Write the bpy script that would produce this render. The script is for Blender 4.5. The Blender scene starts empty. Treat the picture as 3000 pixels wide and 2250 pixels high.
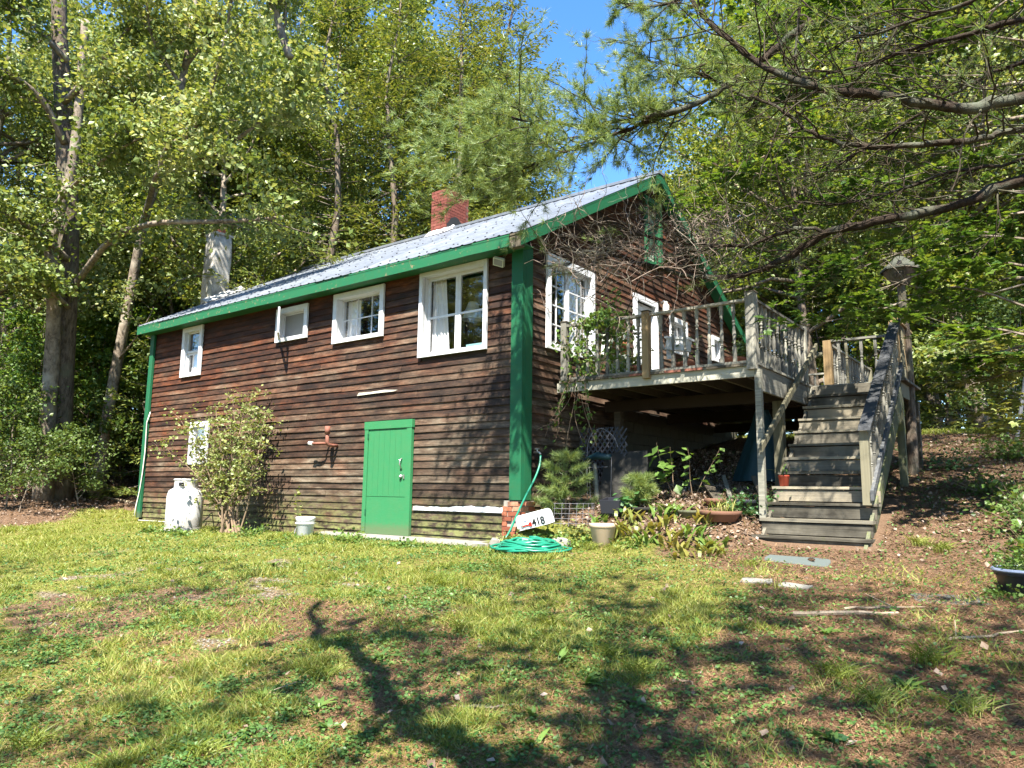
import bpy, math, random
import numpy as np
from mathutils import Vector, Matrix
R = math.radians
random.seed(7); rng = np.random.default_rng(7)
scn = bpy.context.scene
COL = scn.collection

# ------------------------------------------------------------------ camera, sky, sun, exposure
CAMP = np.array([6.51768, -8.81191, 0.77102]); YAW, PIT, ROL, FPX = -0.64933, 0.14490, 0.01264, 2162.0
def _basis():
    fw = np.array([math.sin(YAW)*math.cos(PIT), math.cos(YAW)*math.cos(PIT), math.sin(PIT)])
    r = np.array([math.cos(YAW), -math.sin(YAW), 0]); u = np.cross(r, fw)
    return r*math.cos(ROL)+u*math.sin(ROL), -r*math.sin(ROL)+u*math.cos(ROL), fw
CR, CU, CF = _basis()
cd = bpy.data.cameras.new('camera'); cam = bpy.data.objects.new('camera', cd); COL.objects.link(cam)
cd.sensor_fit = 'HORIZONTAL'; cd.sensor_width = 36; cd.lens = FPX/3000*36; cd.clip_start = .05; cd.clip_end = 2000
cam.matrix_world = Matrix(((CR[0], CU[0], -CF[0], CAMP[0]), (CR[1], CU[1], -CF[1], CAMP[1]), (CR[2], CU[2], -CF[2], CAMP[2]), (0, 0, 0, 1)))
scn.camera = cam
SUN_DIR = Vector((-.55, 1, -1.72)).normalized()      # the way the light travels
sd = bpy.data.lights.new('sun', 'SUN'); sd.energy = 4.7; sd.angle = R(.53); sd.color = (1, .94, .83)
sun = bpy.data.objects.new('sun', sd); COL.objects.link(sun); sun.rotation_euler = SUN_DIR.to_track_quat('-Z', 'Y').to_euler(); sun.location = (10, -20, 40)
world = bpy.data.worlds.new('World'); scn.world = world; world.use_nodes = True
wn = world.node_tree.nodes; wl = world.node_tree.links; wn.clear()
sky = wn.new('ShaderNodeTexSky'); sky.sky_type = 'NISHITA'; sky.sun_disc = False
sky.sun_elevation = math.asin(-SUN_DIR.z); sky.sun_rotation = math.atan2(-SUN_DIR.x, -SUN_DIR.y)
sky.altitude = 200; sky.air_density = 1.0; sky.dust_density = .3; sky.ozone_density = 4
bg = wn.new('ShaderNodeBackground'); bg.inputs[1].default_value = .10
hs_ = wn.new('ShaderNodeHueSaturation'); hs_.inputs['Saturation'].default_value = 1.2; hs_.inputs['Value'].default_value = .9
wo = wn.new('ShaderNodeOutputWorld'); wl.new(sky.outputs[0], hs_.inputs['Color']); wl.new(hs_.outputs[0], bg.inputs[0]); wl.new(bg.outputs[0], wo.inputs[0])
scn.view_settings.view_transform = 'Standard'; scn.view_settings.look = 'None'; scn.view_settings.gamma = 1
scn.view_settings.use_curve_mapping = False; scn.view_settings.exposure = 2.2
scn.render.engine = 'CYCLES'
cy = scn.cycles; cy.max_bounces = 5; cy.diffuse_bounces = 3; cy.glossy_bounces = 2; cy.transmission_bounces = 3
cy.transparent_max_bounces = 8; cy.use_denoising = True; cy.sample_clamp_indirect = 6; cy.caustics_reflective = False; cy.caustics_refractive = False

# ------------------------------------------------------------------ survey helpers: where things stand
def ray(px, py): return (px-1500)/FPX*CR-(py-1125)/FPX*CU+CF
def P(px, py, t): return CAMP+ray(px, py)*t
def smooth(a, b, x):
    t = np.clip((np.asarray(x, float)-a)/(b-a), 0, 1); return t*t*(3-2*t)
def vnoise(x, y, s=0):
    x = np.asarray(x, float); y = np.asarray(y, float)
    xi = np.floor(x).astype(np.int64); yi = np.floor(y).astype(np.int64); fx = x-xi; fy = y-yi
    fx = fx*fx*(3-2*fx); fy = fy*fy*(3-2*fy)
    def hsh(a, b):
        n = (a*374761393+b*668265263+s*974711) & 0x7fffffff
        n = ((n ^ (n >> 13))*1274126177) & 0x7fffffff
        return ((n ^ (n >> 16)) & 0xffff)/65535.
    return (hsh(xi, yi)*(1-fx)+hsh(xi+1, yi)*fx)*(1-fy)+(hsh(xi, yi+1)*(1-fx)+hsh(xi+1, yi+1)*fx)*fy
def fbm(x, y, s=0): return (vnoise(x, y, s)+.5*vnoise(x*2.1, y*2.1, s+1)+.25*vnoise(x*4.3, y*4.3, s+2))/1.75
YF = [-40, -12, -8.8, -5, -3, -1, 0]; ZF = [-1.6, -.95, -.75, -.4, -.2, -.05, -.02]
def ground(x, y):
    x = np.asarray(x, float); y = np.asarray(y, float)
    fr = np.interp(y, YF, ZF)
    yb = y+.5*np.clip(1-x/1.1, 0, 1)
    A = np.interp(yb, [-.3, .15, .6, 1, 2, 3.5, 4.55, 6, 9, 12, 20, 60, 120], [0, .1, .4, .6, .82, .93, 1.22, 1.62, 2.15, 2.35, 2.9, 4.5, 7])
    B = np.interp(y, [-.5, .3, .6, 1, 2, 3.5, 4.55, 6, 9, 12, 20, 60, 120], [0, .13, .2, .33, .6, .92, 1.22, 1.62, 2.15, 2.35, 2.9, 4.5, 7])
    Cc = np.interp(y, [-.2, 1, 6, 9, 12, 20, 60, 120], [0, .02, .6, 1.1, 1.6, 2.4, 4.3, 7])
    D = A+(B-A)*smooth(2.7, 3.5, x)
    w = smooth(-.12, .12, x)
    z = fr+Cc+(D-Cc)*w
    z = z+np.maximum(0, -12.5-x)*.12*(1-.6*smooth(-30, -60, x))
    z = z+(vnoise(x*.7, y*.7, 5)-.5)*.07*smooth(.3, 1.2, np.hypot(x-.5, y))+(vnoise(x*3, y*3, 6)-.5)*.025
    return z
def gz(x, y): return float(ground(x, y))
def at(px, t, py=1440):
    p = P(px, py, t); return np.array([p[0], p[1], gz(p[0], p[1])])

# ------------------------------------------------------------------ object helpers
def tag(o, label=None, cat=None, group=None, kind=None):
    if label: o['label'] = label
    if cat: o['category'] = cat
    if group: o['group'] = group
    if kind: o['kind'] = kind
    return o
def thing(name, loc, label, cat, group=None):
    o = bpy.data.objects.new(name, None); COL.objects.link(o); o.location = loc; o.empty_display_size = .1
    return tag(o, label, cat, group)
WL = {}
def wloc(o): return WL.get(o.name, Vector(o.location)) if o else Vector((0, 0, 0))
def link(me, name, mat, parent=None, loc=(0, 0, 0), rot=None, scale=None):
    """loc is in world space; parents carry no rotation."""
    o = bpy.data.objects.new(name, me); COL.objects.link(o)
    if mat and not me.materials: me.materials.append(mat)
    o.parent = parent; o.location = Vector(loc)-wloc(parent); WL[o.name] = Vector(loc)
    if rot is not None: o.rotation_euler = rot
    if scale is not None: o.scale = scale
    return o
def mesh_np(name, V, F, smooth_=False):
    V = np.asarray(V, np.float32); F = np.asarray(F, np.int32); k = F.shape[1]
    me = bpy.data.meshes.new(name); me.vertices.add(len(V)); me.vertices.foreach_set('co', V.ravel())
    me.loops.add(F.size); me.loops.foreach_set('vertex_index', F.ravel())
    me.polygons.add(len(F)); me.polygons.foreach_set('loop_start', np.arange(0, F.size, k, dtype=np.int32))
    me.polygons.foreach_set('use_smooth', np.full(len(F), smooth_))
    me.update(calc_edges=True); return me
class MB:
    def __init__(s): s.v = []; s.f = []; s.sm = False
    def add(s, v, f):
        n = len(s.v); s.v += [tuple(map(float, q)) for q in v]; s.f += [tuple(i+n for i in q) for q in f]; return s
    def box(s, lo, hi, M=None):
        v = [(x, y, z) for x in (lo[0], hi[0]) for y in (lo[1], hi[1]) for z in (lo[2], hi[2])]
        if M is not None: v = [M @ Vector(q) for q in v]
        return s.add(v, [(0, 1, 3, 2), (4, 6, 7, 5), (0, 4, 5, 1), (2, 3, 7, 6), (0, 2, 6, 4), (1, 5, 7, 3)])
    def bar(s, a, b, w, h, up=(0, 0, 1)):
        a = Vector(a); b = Vector(b); d = (b-a).normalized(); up = Vector(up)
        x = d.cross(up)
        if x.length < 1e-4: x = Vector((1, 0, 0))
        x.normalize(); y = x.cross(d)
        v = [q+x*sx*w/2+y*sy*h/2 for q in (a, b) for sx, sy in ((-1, -1), (1, -1), (1, 1), (-1, 1))]
        return s.add(v, [(3, 2, 1, 0), (4, 5, 6, 7), (0, 1, 5, 4), (1, 2, 6, 5), (2, 3, 7, 6), (3, 0, 4, 7)])
    def tube(s, pts, rad, n=6, cap=True):
        pts = [Vector(p) for p in pts]; m = len(pts)
        rad = [rad]*m if np.isscalar(rad) else list(rad); V = []; ref = Vector((.31, .17, .93)); px = None
        for i, p in enumerate(pts):
            d = (pts[min(i+1, m-1)]-pts[max(i-1, 0)])
            d = d.normalized() if d.length > 1e-9 else Vector((0, 0, 1))
            x = (px-d*px.dot(d)) if px is not None else d.cross(ref)
            if x.length < 1e-4: x = d.cross(Vector((1, 0, .2)))
            x.normalize(); px = x; y = d.cross(x)
            V += [p+(x*math.cos(6.28319*k/n)+y*math.sin(6.28319*k/n))*rad[i] for k in range(n)]
        F = [(i*n+k, i*n+(k+1) % n, (i+1)*n+(k+1) % n, (i+1)*n+k) for i in range(m-1) for k in range(n)]
        if cap and n > 2: F += [tuple(range(n))[::-1], tuple(range((m-1)*n, m*n))]
        return s.add(V, F)
    def lathe(s, prof, n=16, c=(0, 0, 0), M=None):
        V = []; pf = []
        for i, p in enumerate(prof):          # double the ring at sharp corners so that smooth shading stays true
            if 0 < i < len(prof)-1:
                a = Vector(prof[i-1])-Vector(p); b = Vector(prof[i+1])-Vector(p)
                if a.length > .004 and b.length > .004 and a.angle(b) < 2.5: pf += [tuple(Vector(p)+a.normalized()*.0012), tuple(Vector(p)+b.normalized()*.0012)]; continue
            pf.append(p)
        prof = pf
        for r_, z in prof:
            for k in range(n):
                q = Vector((r_*math.cos(6.28319*k/n), r_*math.sin(6.28319*k/n), z))
                V.append((M @ q if M is not None else q)+Vector(c))
        m = len(prof)
        F = [(i*n+k, i*n+(k+1) % n, (i+1)*n+(k+1) % n, (i+1)*n+k) for i in range(m-1) for k in range(n)]
        return s.add(V, F)
    def mesh(s, name, off=Vector((0, 0, 0)), smooth_=None):
        me = bpy.data.meshes.new(name); me.from_pydata([tuple(Vector(q)-off) for q in s.v], [], s.f)
        me.polygons.foreach_set('use_smooth', [bool(s.sm if smooth_ is None else smooth_)]*len(me.polygons)); me.update(); return me
    def build(s, name, mat, parent=None, origin=None, smooth_=None):
        """vertices in world space; origin defaults to the middle of the piece's base"""
        if origin is None:
            a = np.array(s.v); origin = Vector(((a[:, 0].min()+a[:, 0].max())/2, (a[:, 1].min()+a[:, 1].max())/2, a[:, 2].min()))
        return link(s.mesh(name, Vector(origin), smooth_), name, mat, parent, origin)
def npobj(name, V, F, mat, parent=None, origin=(0, 0, 0), smooth_=False):
    return link(mesh_np(name, np.asarray(V)-np.asarray(origin, float), F, smooth_), name, mat, parent, origin)
def copytree(root, loc, rz=0, sc=1., label=None, group=None):
    r = root.copy(); COL.objects.link(r); r.location = loc; r.rotation_euler = (0, 0, rz); r.scale = (sc,)*3 if np.isscalar(sc) else sc
    if label: r['label'] = label
    if group: r['group'] = group
    elif 'group' in r and group is not None: del r['group']
    for ch in list(root.children):
        c = ch.copy(); COL.objects.link(c); c.parent = r
        for g in list(ch.children):
            d = g.copy(); COL.objects.link(d); d.parent = c
    return r

# ------------------------------------------------------------------ materials
class NT:
    def __init__(s, name):
        s.m = bpy.data.materials.new(name); s.m.use_nodes = True; s.t = s.m.node_tree; s.t.nodes.clear()
        s.out = s.n('ShaderNodeOutputMaterial')
    def n(s, ty, **kw):
        x = s.t.nodes.new(ty)
        for k, v in kw.items(): setattr(x, k, v)
        return x
    def l(s, a, b): s.t.links.new(a, b)
    def inp(s, sock, v):
        if isinstance(v, bpy.types.NodeSocket): s.l(v, sock)
        elif isinstance(v, (tuple, list)) and len(v) == 3 and len(sock.default_value) == 4: sock.default_value = (*v, 1)
        else: sock.default_value = v
    def math(s, op, a, b=0, c=0, clamp=False):
        x = s.n('ShaderNodeMath', operation=op, use_clamp=clamp); s.inp(x.inputs[0], a); s.inp(x.inputs[1], b); s.inp(x.inputs[2], c); return x.outputs[0]
    def pos(s): return s.n('ShaderNodeNewGeometry').outputs['Position']
    def objc(s): return s.n('ShaderNodeTexCoord').outputs['Object']
    def rnd(s): return s.n('ShaderNodeObjectInfo').outputs['Random']
    def isl(s): return s.n('ShaderNodeNewGeometry').outputs['Random Per Island']
    def scale(s, v, sc, off=None):
        x = s.n('ShaderNodeVectorMath', operation='MULTIPLY'); s.l(v, x.inputs[0]); x.inputs[1].default_value = sc; o = x.outputs[0]
        if off is not None:
            y = s.n('ShaderNodeVectorMath', operation='ADD'); s.l(o, y.inputs[0]); s.l(off, y.inputs[1]); o = y.outputs[0]
        return o
    def noise(s, v, sc=5, det=4, rough=.6, dist=0):
        x = s.n('ShaderNodeTexNoise'); s.l(v, x.inputs['Vector']); x.inputs['Scale'].default_value = sc; x.inputs['Detail'].default_value = det
        x.inputs['Roughness'].default_value = rough; x.inputs['Distortion'].default_value = dist; return x.outputs['Fac']
    def ramp(s, f, stops):
        x = s.n('ShaderNodeValToRGB'); s.inp(x.inputs[0], f); e = x.color_ramp.elements
        while len(e) < len(stops): e.new(.5)
        for i, (p, c) in enumerate(stops): e[i].position = p; e[i].color = (*c, 1) if not np.isscalar(c) else (c, c, c, 1)
        return x.outputs[0]
    def mix(s, f, a, b, mode='MIX'):
        x = s.n('ShaderNodeMix', data_type='RGBA', blend_type=mode); s.inp(x.inputs[0], f); s.inp(x.inputs[6], a); s.inp(x.inputs[7], b); return x.outputs[2]
    def bump(s, h, st=.3, d=.01):
        x = s.n('ShaderNodeBump'); x.inputs['Strength'].default_value = st; x.inputs['Distance'].default_value = d; s.l(h, x.inputs['Height']); return x.outputs[0]
    def bsdf(s, col, rough=.7, metal=0, spec=.3, nrm=None):
        x = s.n('ShaderNodeBsdfPrincipled'); s.inp(x.inputs['Base Color'], col); s.inp(x.inputs['Roughness'], rough); s.inp(x.inputs['Metallic'], metal)
        x.inputs['Specular IOR Level'].default_value = spec
        if nrm is not None: s.l(nrm, x.inputs['Normal'])
        return x.outputs[0]
    def done(s, sh): s.l(sh, s.out.inputs[0]); return s.m
def comb(T, x, y, z):
    c = T.n('ShaderNodeCombineXYZ'); T.inp(c.inputs[0], x); T.inp(c.inputs[1], y); T.inp(c.inputs[2], z); return c.outputs[0]
def wood(name, stops, ax='h', rough=.8, bump=.5, var=.35, moss=0, mosscol=(.09, .10, .03), blotch=.4, spec=.2):
    T = NT(name); r = T.rnd(); sc = {'h': (1.1, 1.1, 38), 'x': (1.1, 38, 38), 'y': (38, 1.1, 38), 'z': (38, 38, 1.2)}[ax]
    rr = T.math('MULTIPLY', r, 37); off = comb(T, rr, rr, rr)
    g = T.noise(T.scale(T.pos(), sc, off), 1, 5, .65, .4); b = T.noise(T.pos(), 2.3, 4, .6)
    f = T.math('ADD', T.math('MULTIPLY', g, 1-blotch), T.math('MULTIPLY', b, blotch))
    f = T.math('ADD', f, T.math('MULTIPLY', T.math('SUBTRACT', r, .5), var))
    c = T.ramp(f, stops)
    if moss:
        mk = T.ramp(T.math('ADD', T.noise(T.pos(), 5, 5, .7), moss), [(.62, 0.), (.8, 1.)]); c = T.mix(mk, c, mosscol)
    return T.done(T.bsdf(c, rough, 0, spec, T.bump(g, bump, .004)))
def paint(name, col, rough=.45, dirt=.15, dcol=(.2, .17, .1), wear=None, spec=.4, bump=.15):
    T = NT(name); n = T.noise(T.pos(), 7, 5, .7); g = T.noise(T.scale(T.pos(), (3, 3, 14)), 4, 3)
    c = T.mix(T.math('MULTIPLY', T.ramp(n, [(.4, 0.), (.8, 1.)]), dirt), col, dcol)
    c = T.mix(T.math('MULTIPLY', g, .18), c, tuple(q*.6 for q in col))
    sz = T.n('ShaderNodeSeparateXYZ'); T.l(T.pos(), sz.inputs[0]); low = T.ramp(T.math('ADD', sz.outputs[2], T.math('MULTIPLY', T.noise(T.pos(), 20, 5, .8), -.25)), [(0., 1.), (.12, 0.)])
    c = T.mix(T.math('MULTIPLY', low, .5), c, (.13, .10, .06))
    ch_ = T.ramp(T.noise(T.scale(T.pos(), (1, 1, .35)), 26, 4, .7), [(.70, 0.), (.73, .8)]); c = T.mix(ch_, c, tuple(.35*q+.14 for q in col))
    if wear: c = T.mix(T.ramp(T.noise(T.pos(), 11, 6, .75), [(wear, 0.), (wear+.04, 1.)]), c, (.22, .16, .09))
    return T.done(T.bsdf(c, rough, 0, spec, T.bump(T.math('ADD', n, g), bump, .003)))
def leafmat(name, c1, c2, c3=None, tr=.35, rough=.43, spec=.38):
    T = NT(name); i = T.isl(); cl = T.noise(T.pos(), .7, 2)
    f = T.math('ADD', T.math('MULTIPLY', i, .6), T.math('MULTIPLY', cl, .5))
    f = T.math('ADD', f, T.math('MULTIPLY', T.math('SUBTRACT', T.rnd(), .5), .25))
    c = T.ramp(f, [(.2, c1), (.6, c2), (.92, c3 or c2)])
    tc = T.mix(1., c, (1.35, 1.15, .55), 'MULTIPLY')
    ts = T.n('ShaderNodeBsdfTranslucent'); T.l(tc, ts.inputs[0])
    m = T.n('ShaderNodeMixShader'); m.inputs[0].default_value = tr; T.l(T.bsdf(c, rough, 0, spec), m.inputs[1]); T.l(ts.outputs[0], m.inputs[2])
    return T.done(m.outputs[0])
def bark(name, c1, c2, c3=None, sc=14, zs=.35, bump=.9):
    T = NT(name); v = T.scale(T.pos(), (1, 1, zs)); n = T.noise(v, sc, 6, .7, .5); m = T.noise(T.pos(), 2, 3)
    c = T.ramp(n, [(.35, c1), (.6, c2)]); c = T.mix(T.ramp(m, [(.5, 0.), (.68, .8)]), c, c3 or c2)
    return T.done(T.bsdf(c, .9, 0, .1, T.bump(n, bump, .03)))
def plain(name, col, rough=.6, metal=0, spec=.4, n=.12):
    T = NT(name); k = T.noise(T.pos(), 9, 4)
    c = T.mix(T.math('MULTIPLY', k, n*3), col, tuple(q*.45 for q in col)); return T.done(T.bsdf(c, rough, metal, spec, T.bump(k, .1, .003)))

# siding: dark stained clapboard that has weathered red, brown and grey
def siding_mat():
    T = NT('siding'); r = T.rnd(); rr = T.math('MULTIPLY', r, 91); off = comb(T, rr, rr, rr)
    g = T.noise(T.scale(T.pos(), (2.2, 2.2, 75), off), 1, 7, .8, .5)
    b = T.noise(T.scale(T.pos(), (.9, .9, 2.2)), 1.2, 4, .6); b2 = T.noise(T.scale(T.pos(), (1.3, 1.3, 5)), 1.6, 5, .7)
    sp = T.n('ShaderNodeSeparateXYZ'); T.l(T.pos(), sp.inputs[0])
    f = T.math('ADD', T.math('MULTIPLY', g, .5), T.math('MULTIPLY', b2, .62)); f = T.math('SUBTRACT', f, .05); f = T.math('ADD', f, T.math('MULTIPLY', T.math('SUBTRACT', r, .5), .17))
    red = T.ramp(f, [(.30, (.008, .005, .004)), (.42, (.023, .010, .006)), (.53, (.056, .019, .009)), (.63, (.115, .038, .015)), (.76, (.2, .085, .04))])
    gry = T.ramp(f, [(.30, (.010, .007, .005)), (.42, (.026, .018, .013)), (.54, (.068, .049, .033)), (.65, (.14, .112, .08)), (.8, (.27, .235, .185))])
    w = T.math('ADD', T.math('ADD', T.math('MULTIPLY', T.math('SUBTRACT', 3.0, sp.outputs[2]), .2), T.math('MULTIPLY', T.math('ADD', sp.outputs[0], 5.), .045)), T.math('SUBTRACT', T.math('MULTIPLY', b, 2.4), .86))
    w = T.math('ADD', w, T.math('MULTIPLY', T.math('SUBTRACT', r, .5), .3))
    w = T.math('MULTIPLY', w, 1, clamp=True)
    c = T.mix(w, red, gry)
    ms = T.math('MULTIPLY', T.ramp(T.noise(T.scale(T.pos(), (1.5, 1.5, 4)), 3, 5, .7), [(.42, 0.), (.62, 1.)]), T.ramp(T.math('MULTIPLY', sp.outputs[2], 1.), [(.1, .9), (.75, 0.)]))
    c = T.mix(ms, c, (.16, .17, .06))
    return T.done(T.bsdf(c, .72, 0, .25, T.bump(g, .55, .004)))
M = {}
M['siding'] = siding_mat()
M['sheath'] = plain('old_sheathing', (.03, .02, .014), .9)
M['green'] = paint('green_paint', (.012, .105, .048), .5, .45, (.04, .085, .035), spec=.25, bump=.4)
M['greenworn'] = paint('green_paint_peeling', (.012, .115, .048), .5, .35, (.05, .09, .03), wear=.60)
M['greendoor'] = paint('door_green_paint', (.032, .175, .07), .5, .4, (.07, .17, .07), spec=.25, bump=.4)
M['white'] = paint('white_trim_paint', (.60, .62, .65), .5, .45, (.38, .36, .30))
M['curtain'] = plain('curtain_cloth', (.78, .78, .78), .9, n=.05)
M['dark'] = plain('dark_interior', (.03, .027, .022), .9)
M['blue'] = plain('pale_blue_cloth', (.3, .55, .58), .8)
T = NT('window_glass'); tr = T.n('ShaderNodeBsdfTransparent'); gl = T.n('ShaderNodeBsdfGlossy'); gl.inputs['Roughness'].default_value = .02
lw = T.n('ShaderNodeLayerWeight'); lw.inputs[0].default_value = .5; mx = T.n('ShaderNodeMixShader')
T.l(T.math('ADD', T.math('MULTIPLY', lw.outputs['Facing'], .35), .12), mx.inputs[0]); T.l(tr.outputs[0], mx.inputs[1]); T.l(gl.outputs[0], mx.inputs[2]); M['glass'] = T.done(mx.outputs[0])
M['lattice'] = plain('grey_lattice', (.035, .038, .048), .6)
M['darkply'] = plain('dark_plywood', (.02, .019, .016), .85, n=.25)  # lattice and plywood near black: under-deck shade is put into their colour
M['terradull'] = plain('weathered_terracotta', (.19, .095, .06), .85, n=.2)
M['wiredull'] = plain('dull_wire', (.17, .165, .18), .6)
M['screen'] = plain('insect_screen', (.22, .22, .21), .7)
# weathered deck woods
GREY = [(.25, (.07, .068, .06)), (.45, (.15, .145, .125)), (.62, (.25, .24, .20)), (.82, (.36, .34, .28))]
M['greyz'] = wood('weathered_wood_upright', GREY, 'z', moss=-.02)
M['greyx'] = wood('weathered_wood', GREY, 'x', moss=-.02)
M['greyy'] = wood('weathered_wood_along', GREY, 'y', moss=0)
M['beam'] = wood('weathered_beam', [(.25, (.10, .095, .075)), (.42, (.22, .215, .175)), (.6, (.34, .33, .27)), (.85, (.44, .42, .34))], 'x', moss=-.06, mosscol=(.2, .2, .08))
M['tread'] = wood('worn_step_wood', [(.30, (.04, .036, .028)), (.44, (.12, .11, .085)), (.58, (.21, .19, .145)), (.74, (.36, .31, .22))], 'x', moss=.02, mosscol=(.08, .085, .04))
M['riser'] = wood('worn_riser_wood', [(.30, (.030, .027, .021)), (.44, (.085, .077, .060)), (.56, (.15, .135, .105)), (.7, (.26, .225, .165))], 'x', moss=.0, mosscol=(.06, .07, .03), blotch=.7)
M['new'] = wood('newer_lumber', [(.25, (.15, .10, .05)), (.5, (.25, .175, .09)), (.85, (.34, .25, .14))], 'z')
M['newgrey'] = wood('yellowed_lumber', [(.25, (.085, .078, .05)), (.5, (.16, .148, .10)), (.85, (.24, .22, .155))], 'z')
M['darkrail'] = wood('dark_painted_rail', [(.25, (.02, .022, .025)), (.5, (.05, .053, .058)), (.72, (.09, .095, .10)), (.85, (.25, .24, .2))], 'y')
M['mossy'] = wood('mossy_lumber', [(.25, (.06, .062, .04)), (.5, (.13, .135, .085)), (.85, (.24, .24, .16))], 'z', moss=.1, mosscol=(.14, .16, .05))
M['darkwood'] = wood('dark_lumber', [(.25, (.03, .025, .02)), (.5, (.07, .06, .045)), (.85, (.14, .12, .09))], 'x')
# roof metal
T = NT('roof_metal'); n1 = T.noise(T.scale(T.pos(), (1, 1, 1)), 3, 5, .7); rv = T.rnd()
c = T.ramp(T.math('ADD', n1, T.math('MULTIPLY', T.math('SUBTRACT', rv, .5), .25)), [(.3, (.12, .135, .16)), (.6, (.19, .21, .24)), (.8, (.28, .29, .305))])
M['metal'] = T.done(T.bsdf(c, .42, .35, .5, T.bump(n1, .1, .004)))
M['rib'] = plain('roof_fixing', (.03, .03, .035), .6)
M['flash'] = plain('crumpled_flashing', (.5, .5, .5), .6, .2)
M['tar'] = plain('roof_tar', (.025, .027, .03), .6)
def brickmat(name, a, b, c3):
    T = NT(name); r = T.rnd(); n = T.noise(T.pos(), 25, 5, .7)
    c = T.ramp(T.math('ADD', T.math('MULTIPLY', r, .5), T.math('MULTIPLY', n, .5)), [(.2, a), (.6, b), (.95, c3)])
    return T.done(T.bsdf(c, .85, 0, .2, T.bump(n, .5, .004)))
M['brick'] = brickmat('chimney_brick', (.12, .035, .028), (.175, .055, .042), (.23, .085, .065))
M['brickold'] = brickmat('weathered_pier_brick', (.16, .05, .03), (.30, .10, .055), (.42, .30, .2))
M['mortar'] = plain('mortar', (.15, .08, .065), .9)
M['mortargrey'] = plain('pale_mortar', (.30, .27, .23), .95)
M['block'] = plain('foundation_block', (.075, .07, .05), .95, n=.2)
T = NT('chimney_render'); n1 = T.noise(T.pos(), 6, 5, .65); M['render'] = T.done(T.bsdf(T.ramp(n1, [(.3, (.27, .25, .22)), (.55, (.44, .42, .38)), (.75, (.55, .53, .48))]), .9, 0, .2, T.bump(n1, .5, .02)))
M['terra'] = plain('terracotta', (.36, .12, .06), .75, n=.15)
M['beige'] = plain('beige_plastic_pot', (.55, .42, .29), .6, n=.08)
M['redpot'] = plain('red_plastic_pot', (.42, .07, .035), .45)
M['black'] = plain('black_plastic', (.025, .026, .035), .4)
M['bluegrey'] = plain('blue_grey_plastic', (.22, .26, .36), .4)
M['soil'] = plain('potting_soil', (.05, .035, .025), .95)
M['tank'] = paint('white_tank_paint', (.62, .62, .63), .35, .5, (.5, .4, .3), spec=.5)
M['plastic'] = plain('white_plastic', (.66, .66, .66), .4, n=.04)
M['paleplastic'] = plain('aged_white_plastic', (.56, .6, .5), .5, n=.1)
M['rust'] = plain('rusty_iron', (.23, .09, .06), .8, n=.2)
M['steel'] = plain('galvanised_wire', (.42, .43, .47), .4, .6)
M['chrome'] = plain('tarnished_steel', (.5, .5, .48), .3, .8)
M['hose'] = plain('green_hose_rubber', (.012, .19, .115), .35, spec=.5, n=.15)
M['red'] = plain('red_flag', (.6, .03, .02), .4)
M['mailwhite'] = plain('mailbox_white', (.74, .75, .78), .45, n=.1)
M['ink'] = plain('black_print', (.01, .01, .012), .5)
M['cable'] = plain('white_cable', (.68, .66, .58), .5)
M['tarp'] = plain('teal_tarp', (.005, .035, .045), .6, n=.2)
M['slate'] = plain('slate_slab', (.085, .105, .10), .8, n=.15)
M['stone'] = plain('pale_fieldstone', (.23, .22, .19), .9, n=.2)
M['lamp'] = plain('frosted_lamp_glass', (.75, .73, .66), .3, n=.04)
M['stick'] = bark('fallen_wood', (.16, .12, .085), (.35, .28, .2), sc=8)
M['cone'] = plain('pine_cone', (.14, .085, .05), .85, n=.3)
# plants
M['leafA'] = leafmat('oak_leaves', (.075, .12, .026), (.17, .23, .062), (.34, .37, .17), tr=.38)
M['leafB'] = leafmat('maple_leaves', (.06, .105, .018), (.145, .20, .032), (.28, .30, .07), tr=.42)
M['leafC'] = leafmat('shade_leaves', (.035, .09, .02), (.085, .16, .026), (.18, .25, .04), tr=.45)
M['leafD'] = leafmat('understory_leaves', (.04, .075, .02), (.085, .14, .03), (.15, .2, .06), tr=.4)
M['spruce'] = leafmat('spruce_needles', (.055, .09, .022), (.14, .185, .04), (.27, .29, .08), tr=.25)
M['pine'] = leafmat('white_pine_needles', (.10, .17, .06), (.19, .27, .085), (.32, .36, .13), tr=.4)
M['shrub'] = leafmat('pale_shrub_leaves', (.12, .16, .04), (.21, .25, .075), (.34, .35, .14), tr=.35)
M['weed'] = leafmat('weed_leaves', (.05, .1, .02), (.10, .18, .035), (.2, .27, .07), tr=.35)
M['weeddk'] = leafmat('deep_green_leaves', (.02, .07, .025), (.045, .12, .035), (.09, .17, .05), tr=.3)
M['lily'] = leafmat('yellowing_lily_leaves', (.08, .11, .025), (.16, .18, .04), (.26, .2, .06), tr=.35)
M['barkdk'] = bark('furrowed_bark', (.045, .034, .026), (.17, .135, .105), (.13, .13, .09))
M['barklt'] = bark('smooth_grey_bark', (.07, .055, .043), (.25, .205, .16), (.36, .32, .26), sc=9, zs=.6)
M['barkpine'] = bark('lichened_pine_bark', (.018, .013, .010), (.05, .037, .028), (.13, .145, .11), sc=30, zs=1)
M['twig'] = bark('dark_twigs', (.02, .016, .012), (.06, .046, .032), (.10, .105, .07), sc=10, zs=1, bump=.1)
M['twigpale'] = bark('pale_dead_twigs', (.13, .095, .075), (.28, .22, .18), (.2, .2, .16), sc=12, zs=1, bump=.1)
M['stem'] = plain('woody_stem', (.24, .17, .11), .85)
M['stemgreen'] = plain('green_stem', (.09, .13, .04), .7)
M['grass'] = leafmat('grass_blades', (.09, .125, .016), (.20, .25, .045), (.38, .36, .13), tr=.4, spec=.2)
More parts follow.
